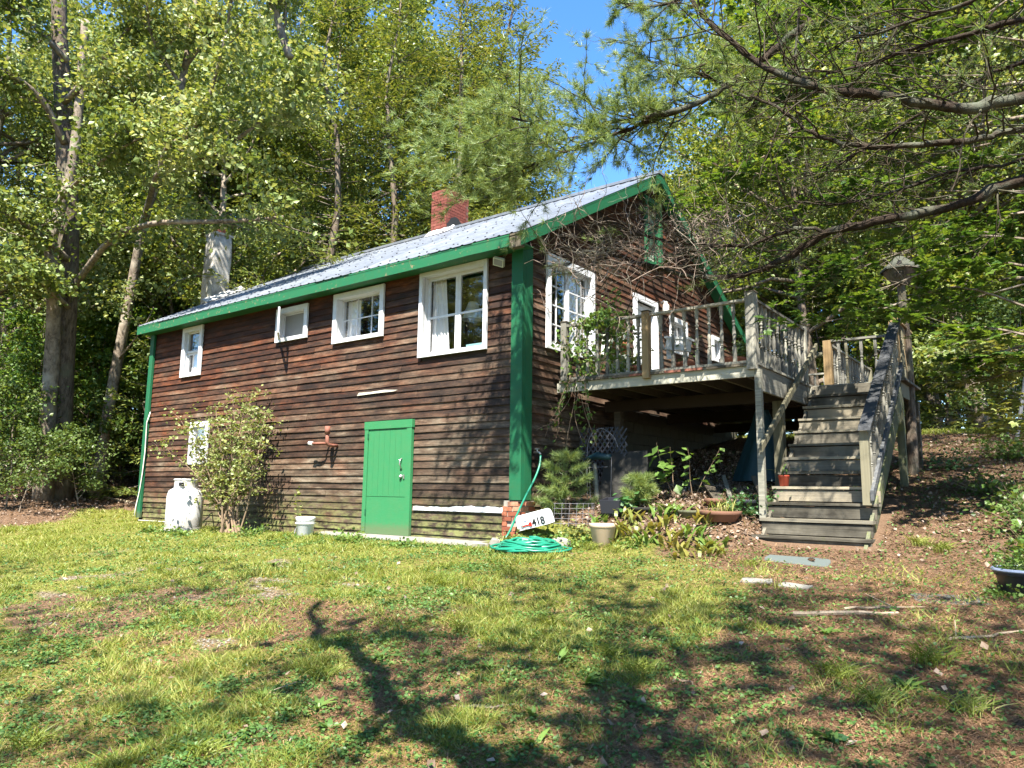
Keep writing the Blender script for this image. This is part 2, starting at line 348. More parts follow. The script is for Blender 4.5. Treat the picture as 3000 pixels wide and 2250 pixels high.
M['clover'] = leafmat('ground_ivy', (.04, .095, .024), (.085, .165, .04), (.18, .24, .07), tr=.3, spec=.25)
M['needle'] = leafmat('fallen_pine_needles', (.13, .065, .035), (.25, .145, .08), (.40, .26, .15), tr=.05, spec=.1)
M['litter'] = leafmat('dead_leaves', (.12, .085, .06), (.25, .19, .145), (.42, .35, .30), tr=.08, spec=.15)
M['lichen'] = plain('lichen', (.06, .065, .05), .9)

# ------------------------------------------------------------------ the ground
def dryness(x, y):
    """1 = brown needle floor, 0 = green lawn"""
    d = smooth(-.2, 1.6, (x-3.4)+.38*(y+3.2)+(fbm(x*.8, y*.8, 31)-.5)*3.2)
    d = np.maximum(d, smooth(.15, .5, y)*smooth(-.4, .4, x))
    nearp = smooth(.56, .68, fbm(x*.9+9, y*.9, 41))*smooth(-2.5, -4.5, y)*.75
    left = smooth(-12.4, -13.6, x+.25*(y+1)+(fbm(x*.6, y*.6, 3)-.5)*2.4)
    back = smooth(.6, 2, y)*smooth(-11, -12, x)
    d = np.maximum.reduce([d, nearp, left, back])
    far = smooth(8, 8.8, y)*(1-smooth(12.2, 14, y))*smooth(-1, 1, x+(fbm(x, y, 8)-.5)*2)
    return d*(1-far)
def gravelly(x, y):
    u = (x+y*1.1); return smooth(.63, .74, fbm(x*1.1+3, y*2.2, 55))*smooth(-3.4, -2.8, -np.abs(y+4.0)-1.2)*(1-smooth(1.2, 2.4, x))*smooth(-6, -4.5, x)
def axis_(segs):
    out = []
    for a, b, s in segs: out.append(np.arange(a, b, s))
    return np.concatenate(out+[[segs[-1][1]]])
xs = axis_([(-220, -60, 20), (-60, -20, 4), (-20, -13, .5), (-13, 8, .11), (8, 16, .5), (16, 60, 4), (60, 220, 20)])
ys = axis_([(-200, -60, 20), (-60, -14, 4), (-14, -9, .5), (-9, 5, .11), (5, 20, .5), (20, 60, 3), (60, 260, 20)])
GX, GY = np.meshgrid(xs, ys); GZ = ground(GX, GY); nx, ny = len(xs), len(ys)
idx = np.arange(nx*ny).reshape(ny, nx)
gF = np.stack([idx[:-1, :-1], idx[:-1, 1:], idx[1:, 1:], idx[1:, :-1]], -1).reshape(-1, 4)
T = NT('forest_and_lawn_soil')
at1 = T.n('ShaderNodeAttribute', attribute_name='dry').outputs['Fac']; at2 = T.n('ShaderNodeAttribute', attribute_name='gravel').outputs['Fac']
n1 = T.noise(T.pos(), 22, 7, .85); n2 = T.noise(T.pos(), 90, 4, .8); n3 = T.noise(T.pos(), 1.6, 4, .6)
grn = T.ramp(T.math('ADD', T.math('MULTIPLY', n1, .8), T.math('MULTIPLY', n3, .2)), [(.36, (.04, .045, .012)), (.5, (.115, .125, .025)), (.62, (.22, .21, .06))])
brn = T.ramp(T.math('ADD', T.math('MULTIPLY', n1, .5), T.math('MULTIPLY', n2, .5)), [(.32, (.050, .032, .021)), (.5, (.125, .08, .052)), (.68, (.235, .16, .105))])
vo = T.n('ShaderNodeTexVoronoi'); T.l(T.pos(), vo.inputs['Vector']); vo.inputs['Scale'].default_value = 38
gv = T.ramp(T.math('ADD', vo.outputs['Distance'], T.math('MULTIPLY', T.noise(T.pos(), 40, 2), .5)), [(.3, (.33, .28, .21)), (.7, (.17, .135, .095)), (.9, (.08, .06, .042))])
dm = T.ramp(T.math('ADD', at1, T.math('MULTIPLY', T.math('SUBTRACT', n1, .5), .9)), [(.35, 0.), (.62, 1.)])
gc = T.mix(at2, T.mix(dm, grn, brn), gv)
M['ground'] = T.done(T.bsdf(gc, .95, 0, .1, T.bump(T.math('ADD', n1, n2), .7, .02)))
go = npobj('ground', np.stack([GX, GY, GZ], -1).reshape(-1, 3), gF, M['ground'], smooth_=True); tag(go, kind='structure')
for nm, arr in (('dry', dryness(GX, GY)), ('gravel', gravelly(GX, GY))):
    a_ = go.data.attributes.new(nm, 'FLOAT', 'POINT'); a_.data.foreach_set('value', arr.astype(np.float32).ravel())

# ------------------------------------------------------------------ the house
HL, HW, ZE = 11.2, 8.9, 4.45          # length, width, wall top; walls at y=0 and x=0
SL = .556; YR = 4.45
def zroof(y): return 4.66+SL*((y if y < YR else 2*YR-y)+.3)
def zsoff(y): return zroof(y)-.16
house = thing('cottage', (0, 0, 0), 'brown clapboard cottage with green trim and grey metal roof', 'cottage')
CW = [('big', -2.151, -.666, 2.977, 4.44), ('mid', -4.404, -3.032, 3.465, 4.414), ('small', -6.186, -5.181, 3.69, 4.374),
      ('left', -9.776, -8.938, 3.274, 4.43), ('low', -9.158, -8.421, 1.281, 2.215), ('door', -3.358, -2.209, .0, 1.95)]
GWn = [('gwin', .629, 2.099, 3.03, 4.599), ('gdoor', 3.579, 4.582, 2.53, 4.594), ('gsmall', 5.186, 6.034, 3.704, 4.465),
       ('gend', 7.436, 8.05, 3.85, 4.45), ('peak', 4.1, 4.85, 5.35, 6.75)]
def rects(x0, x1, z0, z1, holes):
    X = sorted({x0, x1, *[h for q in holes for h in q[:2]]}); Z = sorted({z0, z1, *[h for q in holes for h in q[2:]]}); o = []
    for a, b in zip(X, X[1:]):
        for c, d in zip(Z, Z[1:]):
            m, n = (a+b)/2, (c+d)/2
            if x0 <= m <= x1 and z0 <= n <= z1 and not any(h[0] < m < h[1] and h[2] < n < h[3] for h in holes): o.append((a, b, c, d))
    return o
inn = lambda L: [(a+.06, b-.06, c+.05, d-.06) for _, a, b, c, d in L]
mb = MB()
for a, b, c, d in rects(-HL, 0, -.1, ZE+.1, inn(CW)): mb.add([(a, .04, c), (b, .04, c), (b, .04, d), (a, .04, d)], [(0, 1, 2, 3)])
fwall = mb.build('front_wall', M['sheath'], house)
mb = MB()
for a, b, c, d in rects(0, HW, 0, ZE+.1, inn(GWn)): mb.add([(-.04, a, c), (-.04, b, c), (-.04, b, d), (-.04, a, d)], [(0, 1, 2, 3)])
# the gable triangle: columns that follow the rake, with the peak window left open
for a, b in zip(np.linspace(0, HW, 61)[:-1], np.linspace(0, HW, 61)[1:]):
    m = (a+b)/2; z0 = ZE+.1
    segs = [(z0, None)] if not 4.16 < m < 4.79 else [(z0, 5.4), (6.69, None)]
    for s0, s1 in segs:
        if s1 is None:
            if zsoff(m) > s0: mb.add([(-.04, a, s0), (-.04, b, s0), (-.04, b, max(s0, zsoff(b))), (-.04, a, max(s0, zsoff(a)))], [(0, 1, 2, 3)])
        else: mb.add([(-.04, a, s0), (-.04, b, s0), (-.04, b, s1), (-.04, a, s1)], [(0, 1, 2, 3)])
gwall = mb.build('gable_wall', M['sheath'], house)
mb = MB()
mb.add([(-HL, 0, -.1), (-HL, HW, -.1), (-HL, HW, ZE+.1), (-HL, YR, 7.2), (-HL, 0, ZE+.1)], [(0, 1, 2, 3, 4)])
mb.add([(-HL, HW, -.1), (0, HW, -.1), (0, HW, ZE+.1), (-HL, HW, ZE+.1)], [(0, 1, 2, 3)])
mb.build('rear_wall', M['sheath'], house)
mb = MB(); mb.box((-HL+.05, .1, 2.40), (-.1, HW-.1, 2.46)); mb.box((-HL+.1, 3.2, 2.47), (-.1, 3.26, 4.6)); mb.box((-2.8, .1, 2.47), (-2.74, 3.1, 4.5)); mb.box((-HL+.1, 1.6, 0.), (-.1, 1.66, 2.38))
mb.build('interior_partition', M['dark'], house)

def minus(a, b, cuts):
    seg = [(a, b)]
    for c, d in cuts:
        seg = [q for s in seg for q in ((s[0], min(s[1], c)), (max(s[0], d), s[1])) if q[1]-q[0] > .03]
    return seg
EXP = .118
def clap(course_z, segs, wall, gable=False, lim=None):
    for a, b in segs:
        x = a
        while x < b-.02:
            ln = random.choice([1.5, 2.6, 3.4, 4.2, 5.])*random.uniform(.85, 1.15); e = min(b, x+ln)
            if b-e < .5: e = b
            z0 = course_z+random.uniform(-.004, .004); z1 = z0+EXP+.012; tb = .027+random.uniform(-.003, .010); tt = .006
            tilt = random.uniform(-.005, .005); nseg = max(1, int((e-x)/.6)); m = MB(); vs = []
            for k in range(nseg+1):
                u = x+(e-x-.003)*k/nseg; w = random.uniform(-.006, .006) if 0 < k < nseg else 0
                w += tilt*(k/nseg-.5)
                ut = ub = u
                if lim:  # the rake cuts the ends of the board
                    lo_b, hi_b = lim(z0); lo_t, hi_t = lim(z1); ub = min(max(u, lo_b), hi_b); ut = min(max(u, lo_t), hi_t)
                for uu, d, zz in ((ub, 0, z0+w), (ub, -tb, z0+w), (ut, -tt, z1+w), (ut, 0, z1+w)):
                    vs.append((uu, d+.035, zz) if not gable else (-(d+.035), uu, zz))
            fs = [(0, 1, 2, 3), tuple(nseg*4+i for i in (3, 2, 1, 0))]
            for k in range(nseg):
                o = k*4
                for i in range(4): fs.append((o+i, o+4+i, o+4+(i+1) % 4, o+(i+1) % 4))
            if gable: fs = [q[::-1] for q in fs]
            m.add(vs, fs); m.build('clapboard', M['siding'], wall); x = e
CWo = [(a+.03, b-.03, c+.03, d-.03) for _, a, b, c, d in CW]; GWo = [(a+.03, b-.03, c+.03, d-.03) for _, a, b, c, d in GWn]
z = -.04; k = 0
while z < ZE:
    cuts = [(a, b) for a, b, c, d in CWo if z < d-.02 and z+EXP > c+.02]
    if z < .62: cuts.append((-.30, .1))
    clap(z, minus(-HL+.12 if z > .1 else -HL+.14, -.165, cuts), fwall)
    z += EXP; k += 1
z = .08
while z < 7.2:
    cuts = [(a, b) for a, b, c, d in GWo if z < d-.02 and z+EXP > c+.02]
    lo, hi = .215, HW
    if z < .62: lo = .26
    if z < 2.25: hi = 2.9
    if z > 2.3 and z < 2.5: pass
    if z+EXP > ZE+.05:
        lim = lambda zz: (max(.2, (zz-4.66+.17)/SL-.3), 2*YR-max(0, (zz-4.66+.17)/SL-.3))
        lo, hi = max(lo, lim(z)[0]), min(hi, lim(z)[1])
    else: lim = None
    if hi-lo > .2: clap(z, minus(lo, hi, cuts), gwall, True, lim)
    z += EXP
# foundation blocks below the gable wall, under the deck
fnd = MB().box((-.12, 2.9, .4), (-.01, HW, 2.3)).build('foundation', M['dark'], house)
for r_ in range(9):
    zz = .45+r_*.205; y = 2.92+(.2 if r_ % 2 else 0)
    while y < HW-.1:
        e = min(y+.39, HW)
        if zz > gz(.15, y)-.25 and zz+.195 < 2.32: MB().box((-.02, y, zz), (.02+random.uniform(0, .004), e, zz+.195)).build('concrete_block', M['block'], fnd)
        y = e+.01
# torn strip of building paper under the clapboards, right of the door
mb = MB(); N_ = 24
for i in range(N_+1):
    u = -2.17+1.87*i/N_; mb.add([(u, -.004, .515+.007*math.sin(i*1.3)+.005*math.sin(i*2.9)+(.025 if i > 11 else 0)), (u, -.010, .455)], [])
mb.f = [(2*i, 2*i+1, 2*i+3, 2*i+2) for i in range(N_)]; mb.build('torn_white_flashing', M['white'], house)
MB().add([(-3.66, -.012, 2.44), (-3.2, -.016, 2.452), (-2.72, -.012, 2.455), (-2.62, -.012, 2.475), (-2.95, -.006, 2.50), (-3.3, -.006, 2.488), (-3.62, -.006, 2.495)], [(0, 1, 5, 6), (1, 2, 4, 5), (2, 3, 4)]).build('split_board', M['beam'], house)
# corner boards
MB().box((-.168, -.045, .65), (.045, .034, 4.52)).build('corner_board', M['green'], house)
MB().box((.012, .036, .65), (.047, .215, 4.52)).build('corner_board', M['green'], house)
MB().box((-HL-.04, -.05, .06), (-HL+.13, .0, 4.5)).build('corner_board', M['green'], house)
MB().box((-HL-.04, .002, .06), (-HL-.005, .16, 4.5)).build('corner_board', M['green'], house)
# brick pier under the near corner
pier = MB().box((-.29, -.01, -.1), (.03, .33, .64)).build('brick_pier', M['mortargrey'], house)
for c_ in range(9):
    zz = -.02+c_*.073
    for side in range(2):
        L_ = .33 if side == 0 else .35; u = -.02 if c_ % 2 else -.11
        while u < L_:
            e = min(u+.2, L_); s_ = max(u, 0)
            if e-s_ > .03 and random.random() > .04:
                j = random.uniform(-.004, .012)
                if side == 0: MB().box((-.30+s_, -.03-j, zz), (-.30+e-.012, .02, zz+.062)).build('brick', M['brickold'], pier)
                else: MB().box((-.02, -.012+s_, zz), (.045+j, -.012+e-.012, zz+.062)).build('brick', M['brickold'], pier)
            u += .21
# roof: sheets with raised ribs, fascia, rake boards, soffits
roof = MB()
x0r, x1r = -HL-.18, .235
for s_ in (0, 1):
    ya, yb = (-.34, YR) if s_ == 0 else (2*YR+.34, YR)
    roof.add([(x0r, ya, zroof(-.34)-.05), (x1r, ya, zroof(-.34)-.05), (x1r, yb, zroof(YR)-.05), (x0r, yb, zroof(YR)-.05)], [(0, 1, 2, 3)])
roofo = roof.build('roof', M['sheath'], house)
nsheet = 12; wS = (x1r-x0r)/nsheet
for s_ in (0, 1):
    for i in range(nsheet):
        a = x0r+i*wS+.002; m = MB(); prof = []
        for kk in range(4):
            c0 = a+kk*wS/4; prof += [(c0, 0), (c0+.02, .013), (c0+.05, .013), (c0+.07, 0)]
        prof.append((a+wS-.006, 0)); jag = random.uniform(-.02, .02); ns = 6
        for j in range(ns+1):
            q = j/ns; y_ = (-.34+jag)*(1-q)+YR*q; dz = random.uniform(-.004, .004)
            for u, hgt in prof:
                yy = y_ if s_ == 0 else 2*YR-y_
                m.add([(u, yy, zroof(y_)+hgt+dz-.015)], [])
        n_ = len(prof); m.f = [(j*n_+k, j*n_+k+1, (j+1)*n_+k+1, (j+1)*n_+k) for j in range(ns) for k in range(n_-1)]
        m.build('roof_sheet', M['metal'], roofo)
m = MB(); m.box((x0r, YR-.13, zroof(YR)-.06), (x1r+.01, YR+.13, zroof(YR)+.0)); m.build('ridge_cap', M['metal'], roofo)
m = MB()
for i in range(nsheet*4):
    u = x0r+i*wS/4+.035
    for j in range(7):
        y_ = -.15+j*.7+random.uniform(-.05, .05)+(i % 3)*.05
        if y_ < YR and (i % 2 == 0 or j % 3 == 0): m.box((u-.011, y_-.013, zroof(y_)-.01), (u+.011, y_+.013, zroof(y_)+.010))
m.build('roof_screws', M['rib'], roofo)['kind'] = 'stuff'
N_ = 14; m = MB()
for i in range(N_+1):                                       # eave fascia, its lower edge chewed by rot
    u = x0r+.01+(x1r-.26-x0r)*i/N_; j = random.uniform(-.012, .012)
    for y_, z_ in ((-.335, 4.43+j), (-.335, 4.615), (-.30, 4.615), (-.30, 4.43+j)): m.add([(u, y_, z_)], [])
m.f = [(i*4+k, i*4+(k+1) % 4, i*4+4+(k+1) % 4, i*4+4+k) for i in range(N_) for k in range(4)]+[(3, 2, 1, 0), tuple(N_*4+q for q in (0, 1, 2, 3))]
m.build('eave_fascia', M['greenworn'], roofo)
MB().box((x0r+.02, -.298, 4.45), (x1r-.03, .0, 4.47)).build('soffit', M['greenworn'], roofo)
MB().box((.0, -.33, 4.40), (.20, -.22, 4.62)).build('rotten_eave_end', M['darkwood'], roofo)
for s_ in (0, 1):
    fy = (lambda y: y) if s_ == 0 else (lambda y: 2*YR-y)
    m = MB(); ya, yb = -.31, YR-.001
    for xa in (.20, .232):
        m.add([(xa, fy(ya), zroof(ya)-.235), (xa, fy(yb), zroof(yb)-.235), (xa, fy(yb), zroof(yb)-.03), (xa, fy(ya), zroof(ya)-.03)], [])
    m.f = [(0, 1, 2, 3), (7, 6, 5, 4), (0, 4, 5, 1), (3, 2, 6, 7), (0, 3, 7, 4), (1, 5, 6, 2)]
    m.build('rake_board', M['green'], roofo)
    m = MB(); m.add([(.0, fy(.0), zroof(.0)-.19), (.198, fy(.0), zroof(.0)-.19), (.198, fy(yb), zroof(yb)-.19), (.0, fy(yb), zroof(yb)-.19)], [(0, 1, 2, 3)]); m.build('rake_soffit', M['green'], roofo)
    m = MB(); m.add([(x0r+.0, fy(ya), zroof(ya)-.22), (x0r, fy(yb), zroof(yb)-.22), (x0r, fy(yb), zroof(yb)-.03), (x0r, fy(ya), zroof(ya)-.03)], [(0, 1, 2, 3)]); m.build('rake_board', M['green'], roofo)
# brick chimney on the ridge: bricks in running bond round a mortar core
cx0, cx1, cy0, cy1 = -5.98, -5.46, 4.18, 5.02; zt = 8.28
ch = MB().box((cx0+.012, cy0+.012, 6.6), (cx1-.012, cy1-.012, zt-.02)).build('chimney', M['mortar'], house)
z = 6.98; c_ = 0
while z < zt-.02:
    h_ = .068
    for side in range(4):
        L_ = (cx1-cx0) if side % 2 == 0 else (cy1-cy0); st = .0 if c_ % 2 else -.105; u = st
        while u < L_-.02:
            s0, e0 = max(u, 0 if side % 2 == 0 else .1), min(u+.205, L_ if side % 2 == 0 else L_-.1)
            if e0-s0 > .04 and not (z+h_ > zt-.07 and random.random() < .12):
                j = random.uniform(0, .006); b = MB()
                if side == 0: b.box((cx0+s0, cy0-j, z), (cx0+e0-.01, cy0+.1, z+h_))
                elif side == 2: b.box((cx0+s0, cy1-.1, z), (cx0+e0-.01, cy1+j, z+h_))
                elif side == 1: b.box((cx1-.1, cy0+s0, z), (cx1+j, cy0+e0-.01, z+h_))
                else: b.box((cx0-j, cy0+s0, z), (cx0+.1, cy0+e0-.01, z+h_))
                if side in (0, 1) or c_ % 2 == 0 or z > 8.1: b.build('brick', M['brick'], ch)
            u += .215
    z += h_+.009; c_ += 1
m = MB()
for i in range(22):
    a = i/21; x_ = cx0-.05+a*(cx1-cx0+.1); yf = cy0-.16-random.uniform(0, .05); m.add([(x_, yf, zroof(yf)+.012), (x_, cy0-.015, zroof(cy0)+.08+random.uniform(0, .03))], [])
m.f = [(2*i, 2*i+2, 2*i+3, 2*i+1) for i in range(21)]
for i in range(14):
    a = i/13; y_ = cy0-.2+a*.5; m.add([(cx1+.02+random.uniform(0, .22), y_, zroof(min(y_, YR))+.02), (cx1+.012, y_, zroof(min(y_, YR))+.09+random.uniform(0, .03))], [])
b0 = 44; m.f += [(b0+2*i, b0+2*i+2, b0+2*i+3, b0+2*i+1) for i in range(13)]
m.build('chimney_flashing', M['flash'], ch)
m = MB()
for i in range(12):
    a = i/11; y_ = cy0+a*.6; m.add([(cx1+.016, y_, zroof(min(y_, YR))), (cx1+.016, y_, zroof(min(y_, YR))+.17+random.uniform(0, .06)+.12*math.sin(a*3.1))], [])
m.f = [(2*i, 2*i+2, 2*i+3, 2*i+1) for i in range(11)]; m.build('tar_patch', M['tar'], ch)
# rendered grey chimney outside the far gable
chg = MB(); rows = 16; n_ = 16; V = []
for j in range(rows+1):
    q = j/rows; zz = 2.0+q*5.62; sx = .275-.04*max(0, q-.5); 
    for k in range(n_):
        a = 2*math.pi*(k+.5)/n_; ca, sa = math.cos(a), math.sin(a); e = .22
        u = math.copysign(abs(ca)**e, ca); v = math.copysign(abs(sa)**e, sa)
        V.append((-11.83+u*sx*.93+random.uniform(-.02, .02)+.06*q, 1.86+v*(sx+.02)+random.uniform(-.012, .012), zz))
chg.add(V, [(j*n_+k, j*n_+(k+1) % n_, (j+1)*n_+(k+1) % n_, (j+1)*n_+k) for j in range(rows) for k in range(n_)]+[tuple(rows*n_+k for k in range(n_))])
chg = chg.build('rendered_chimney', M['render'], house, smooth_=True)
MB().box((-12.06, 1.59, 7.60), (-11.50, 2.13, 7.66)).build('chimney_cap', M['render'], chg)
m = MB(); m.lathe([(.15, 7.6), (.155, 7.82), (.12, 7.82), (.12, 7.7), (0, 7.7)], 14, (-11.78, 1.86, 0)); m.build('flue_pot', M['terra'], chg, smooth_=True)
MB().box((-11.54, 1.46, 5.6), (-11.45, 1.56, 6.25)).build('wooden_brace', M['beam'], chg)
m = MB()
for i in range(16):
    a = i/15; y_ = 1.3+a*1.1; m.add([(-11.22+random.uniform(0, .04), y_, zroof(y_)+.015), (-11.45, y_, zroof(y_)+.12+random.uniform(0, .04))], [])
m.f = [(2*i, 2*i+2, 2*i+3, 2*i+1) for i in range(15)]; m.build('chimney_flashing', M['flash'], chg)

# ---- windows.  local frame: u along the wall, d outward, z up; map to the wall
def mapper(gable):
    return (lambda u, d, z: (d, u, z)) if gable else (lambda u, d, z: (u, -d, z))
def wbox(m, mp, u0, u1, d0, d1, z0, z1):
    a = mp(u0, d0, z0); b = mp(u1, d1, z1); lo = [min(p, q) for p, q in zip(a, b)]; hi = [max(p, q) for p, q in zip(a, b)]; return m.box(lo, hi)
def window(wall, gable, a, b, c, d, cas=.085, rec=.13, sashes=1, cols=1, rows=2, fr=.045, mat=None, muntin=.018, curtain=True, rowfrac=None, split='v', sill=True, glass='glass'):
    mat = mat or M['white']; mp = mapper(gable); m = MB()
    out = .045
    for q in ((a, b, d-cas, d), (a, a+cas, c, d-cas-.001), (b-cas, b, c, d-cas-.001), (a+cas+.001, b-cas-.001, c, c+cas*.75)):
        wbox(m, mp, q[0], q[1], .004, out, q[2], q[3])
    ia, ib, ic, id_ = a+cas-.015, b-cas+.015, c+cas*.75-.01, d-cas+.01
    for q in ((ia-.02, ia, ic, id_), (ib, ib+.02, ic, id_), (ia-.02, ib+.02, id_, id_+.02), (ia-.02, ib+.02, ic-.02, ic)):
        wbox(m, mp, q[0], q[1], -rec-.05, .003, q[2], q[3])
    w = m.build('window', mat, wall)
    if split == 'v': cells = [(ia+(ib-ia)*i/sashes, ia+(ib-ia)*(i+1)/sashes, ic, id_) for i in range(sashes)]
    else: cells = [(ia, ib, ic+(id_-ic)*i/sashes, ic+(id_-ic)*(i+1)/sashes) for i in range(sashes)]
    for si, (p, q, r_, s_) in enumerate(cells):
        m = MB(); dd = -rec-(.03*(1-si) if split == 'h' else 0); p += .002; q -= .002; r_ += .002; s_ -= .002
        for k in ((p, p+fr, r_, s_), (q-fr, q, r_, s_), (p+fr+.001, q-fr-.001, s_-fr, s_), (p+fr+.001, q-fr-.001, r_, r_+fr*1.2)): wbox(m, mp, k[0], k[1], dd, dd+.03, k[2], k[3])
        for i in range(1, cols):
            u = p+fr+(q-p-2*fr)*i/cols; wbox(m, mp, u-muntin/2, u+muntin/2, dd+.004, dd+.024, r_+fr, s_-fr)
        for i in range(1, rows):
            fz = (rowfrac if rowfrac else i/rows); u = r_+fr+(s_-r_-2*fr)*fz; wbox(m, mp, p+fr, q-fr, dd+.003, dd+.026, u-muntin/2, u+muntin/2)
        m.build('sash', mat, wall)
        m = MB(); A, B, C_, D_ = mp(p+fr, dd+.012, r_+fr), mp(q-fr, dd+.012, r_+fr), mp(q-fr, dd+.012, s_-fr), mp(p+fr, dd+.012, s_-fr)
        m.add([A, B, C_, D_], [(0, 1, 2, 3)]); m.build('pane', M[glass], wall)
    return w, mp, (ia, ib, ic, id_)
def drape(wall, mp, u0, u1, z0, z1, dep=-.25, flare=0., mat=None):
    n = 26; m = MB(); V = []
    for j in range(7):
        q = j/6; zz = z1+(z0-z1)*q
        for i in range(n+1):
            t_ = i/n; w = u0+(u1-u0)*t_; w = w+flare*q*(t_)
            V.append(mp(w, dep+.018*math.sin(t_*34+q)+.01*math.sin(t_*13), zz))
    m.add(V, [(j*(n+1)+i, j*(n+1)+i+1, (j+1)*(n+1)+i+1, (j+1)*(n+1)+i) for j in range(6) for i in range(n)])
    m.build('curtain', mat or M['curtain'], wall, smooth_=True)
_, a, b, c, d = CW[0]; w, mp, (ia, ib, ic, id_) = window(fwall, 0, a, b, c, d, .07, .15, 2, 1, 2, .055, rowfrac=.48, muntin=.032)
drape(fwall, mp, ia, ia+.30, ic, id_, -.26, .1); drape(fwall, mp, ib-.17, ib+.05, ic, id_, -.26, 0)
MB().box((-1.35, .28, 3.04), (-.8, .42, 3.17)).build('pillow', M['blue'], fwall)
m = MB(); m.lathe([(.08, 4.02), (.2, 3.72), (.2, 3.715), (.078, 4.03)], 18, (-1.62, .75, 0)); m.build('lamp_shade', M['paleplastic'], fwall, smooth_=True)
_, a, b, c, d = CW[1]; w, mp, (ia, ib, ic, id_) = window(fwall, 0, a, b, c, d, .1, .16, 1, 3, 2, .02, muntin=.014)
drape(fwall, mp, ia, ia+.36, ic, id_, -.27, .0); drape(fwall, mp, ib-.2, ib+.03, ic, id_, -.27, 0)
_, a, b, c, d = CW[2]; w, mp, (ia, ib, ic, id_) = window(fwall, 0, a, b, c, d, .1, .12, 1, 1, 1, .03, glass='screen')
hd = Vector((.80, -.60, 0)); hp_ = Vector((ia+.0, -.01, 0)); m = MB()   # the small sash stands ajar, hinged on its left side
def sb(t0, t1, z0, z1): m.bar(hp_+hd*t0+Vector((0, 0, (z0+z1)/2)), hp_+hd*t1+Vector((0, 0, (z0+z1)/2)), .036, z1-z0)
sb(0, .05, ic+.01, id_-.01); sb(.62, .68, ic+.01, id_-.01); sb(.051, .619, id_-.07, id_-.01); sb(.051, .619, ic+.01, ic+.07)
m.build('open_sash', M['white'], fwall)
m = MB(); a0 = hp_+hd*.05; a1 = hp_+hd*.62; m.add([(a0.x, a0.y, ic+.07), (a1.x, a1.y, ic+.07), (a1.x, a1.y, id_-.07), (a0.x, a0.y, id_-.07)], [(0, 1, 2, 3)]); m.build('pane', M['glass'], fwall)
_, a, b, c, d = CW[3]; w, mp, (ia, ib, ic, id_) = window(fwall, 0, a, b, c, d, .11, .07, 2, 1, 1, .04, split='h'); drape(fwall, mp, ia, ib, ic, ic+.5, -.2); drape(fwall, mp, ia, ib, id_-.3, id_, -.22, mat=M['paleplastic'])
_, a, b, c, d = CW[4]; w, mp, (ia, ib, ic, id_) = window(fwall, 0, a, b, c, d, .11, .04, 2, 1, 1, .04, split='h'); drape(fwall, mp, ia, ib, ic, id_, -.12)
_, a, b, c, d = GWn[0]; w, mp, (ia, ib, ic, id_) = window(gwall, 1, a, b, c, d, .11, .09, 2, 2, 4, .055, muntin=.02)
drape(gwall, mp, (ia+ib)/2+.05, ib, ic, id_, -.2)
_, a, b, c, d = GWn[2]; w, mp, (ia, ib, ic, id_) = window(gwall, 1, a, b, c, d, .1, .08, 1, 1, 1, .04); drape(gwall, mp, ia, ib, ic, id_, -.16)
_, a, b, c, d = GWn[3]; window(gwall, 1, a, b, c, d, .09, .08, 1, 1, 1, .04); drape(gwall, mapper(1), a+.05, b-.05, c, d, -.16)
_, a, b, c, d = GWn[4]; window(gwall, 1, a, b, c, d, .09, .06, 2, 1, 1, .035, mat=M['greenworn'], split='h'); drape(gwall, mapper(1), a+.05, b-.05, c, d, -.14, mat=M['paleplastic'])
# ---- green basement door
_, a, b, c, d = CW[5]; jm = .12
dr = MB().box((a+.02, -.036, .02), (b-.02, .035, d-.05)).build('basement_door', M['greendoor'], house)
MB().box((a-.01, -.062, d-.135), (b+.012, .0, d)).build('door_header', M['greendoor'], dr)
MB().box((a, -.056, .0), (a+.09, .0, d-.137)).build('door_jamb', M['greendoor'], dr)
MB().box((b-.115, -.056, .03), (b, .0, d-.137)).build('door_jamb', M['greendoor'], dr)
pa, pb = a+.094, b-.119; nb = 7
for i in range(nb):
    u0 = pa+(pb-pa)*i/nb; u1 = pa+(pb-pa)*(i+1)/nb
    MB().box((u0+.002, -.041-random.uniform(0, .002), .665), (u1-.002, -.03, d-.145)).build('door_board', M['greendoor'], dr)
MB().box((pa+.002, -.044, .035), (pb-.002, -.03, .655)).build('door_kick_panel', M['greendoor'], dr)
hx = pb-.1
MB().tube([(hx, -.045, 1.3), (hx-.005, -.09, 1.27), (hx+.0, -.095, 1.2), (hx+.005, -.05, 1.12)], .011, 8).build('door_handle', M['chrome'], dr, smooth_=True)
m = MB(); m.tube([(hx, -.04, 1.0), (hx, -.075, 1.0), (hx, -.09, 1.0)], [.03, .028, .012], 10); m.box((hx+.05, -.06, .96), (hx+.075, -.043, 1.03)); m.build('door_lock', M['chrome'], dr)
for zz in (.35, 1.65): MB().box((a+.08, -.066, zz), (a+.10, -.045, zz+.09)).build('door_hinge', M['green'], dr)
# ---- gable door
_, a, b, c, d = GWn[1]
gd = MB().box((-.12, a+.08, c+.02), (-.08, b-.08, d-.1)).build('gable_door', M['white'], house)
m = MB(); m.box((.004, a, d-.11), (.05, b, d)); m.box((.004, a, c), (.05, a+.11, d-.111)); m.box((.004, b-.11, c), (.05, b, d-.111)); m.box((-.12, b-.11, c), (.0, b-.08, d-.1)); m.box((-.12, a+.08, c), (.0, a+.1, d-.1)); m.build('door_casing', M['white'], gd)
for zz in (c+.12, c+.72, c+1.3): MB().box((-.079, a+.2, zz), (-.074, b-.2, zz+.48)).build('door_panel', M['white'], gd)
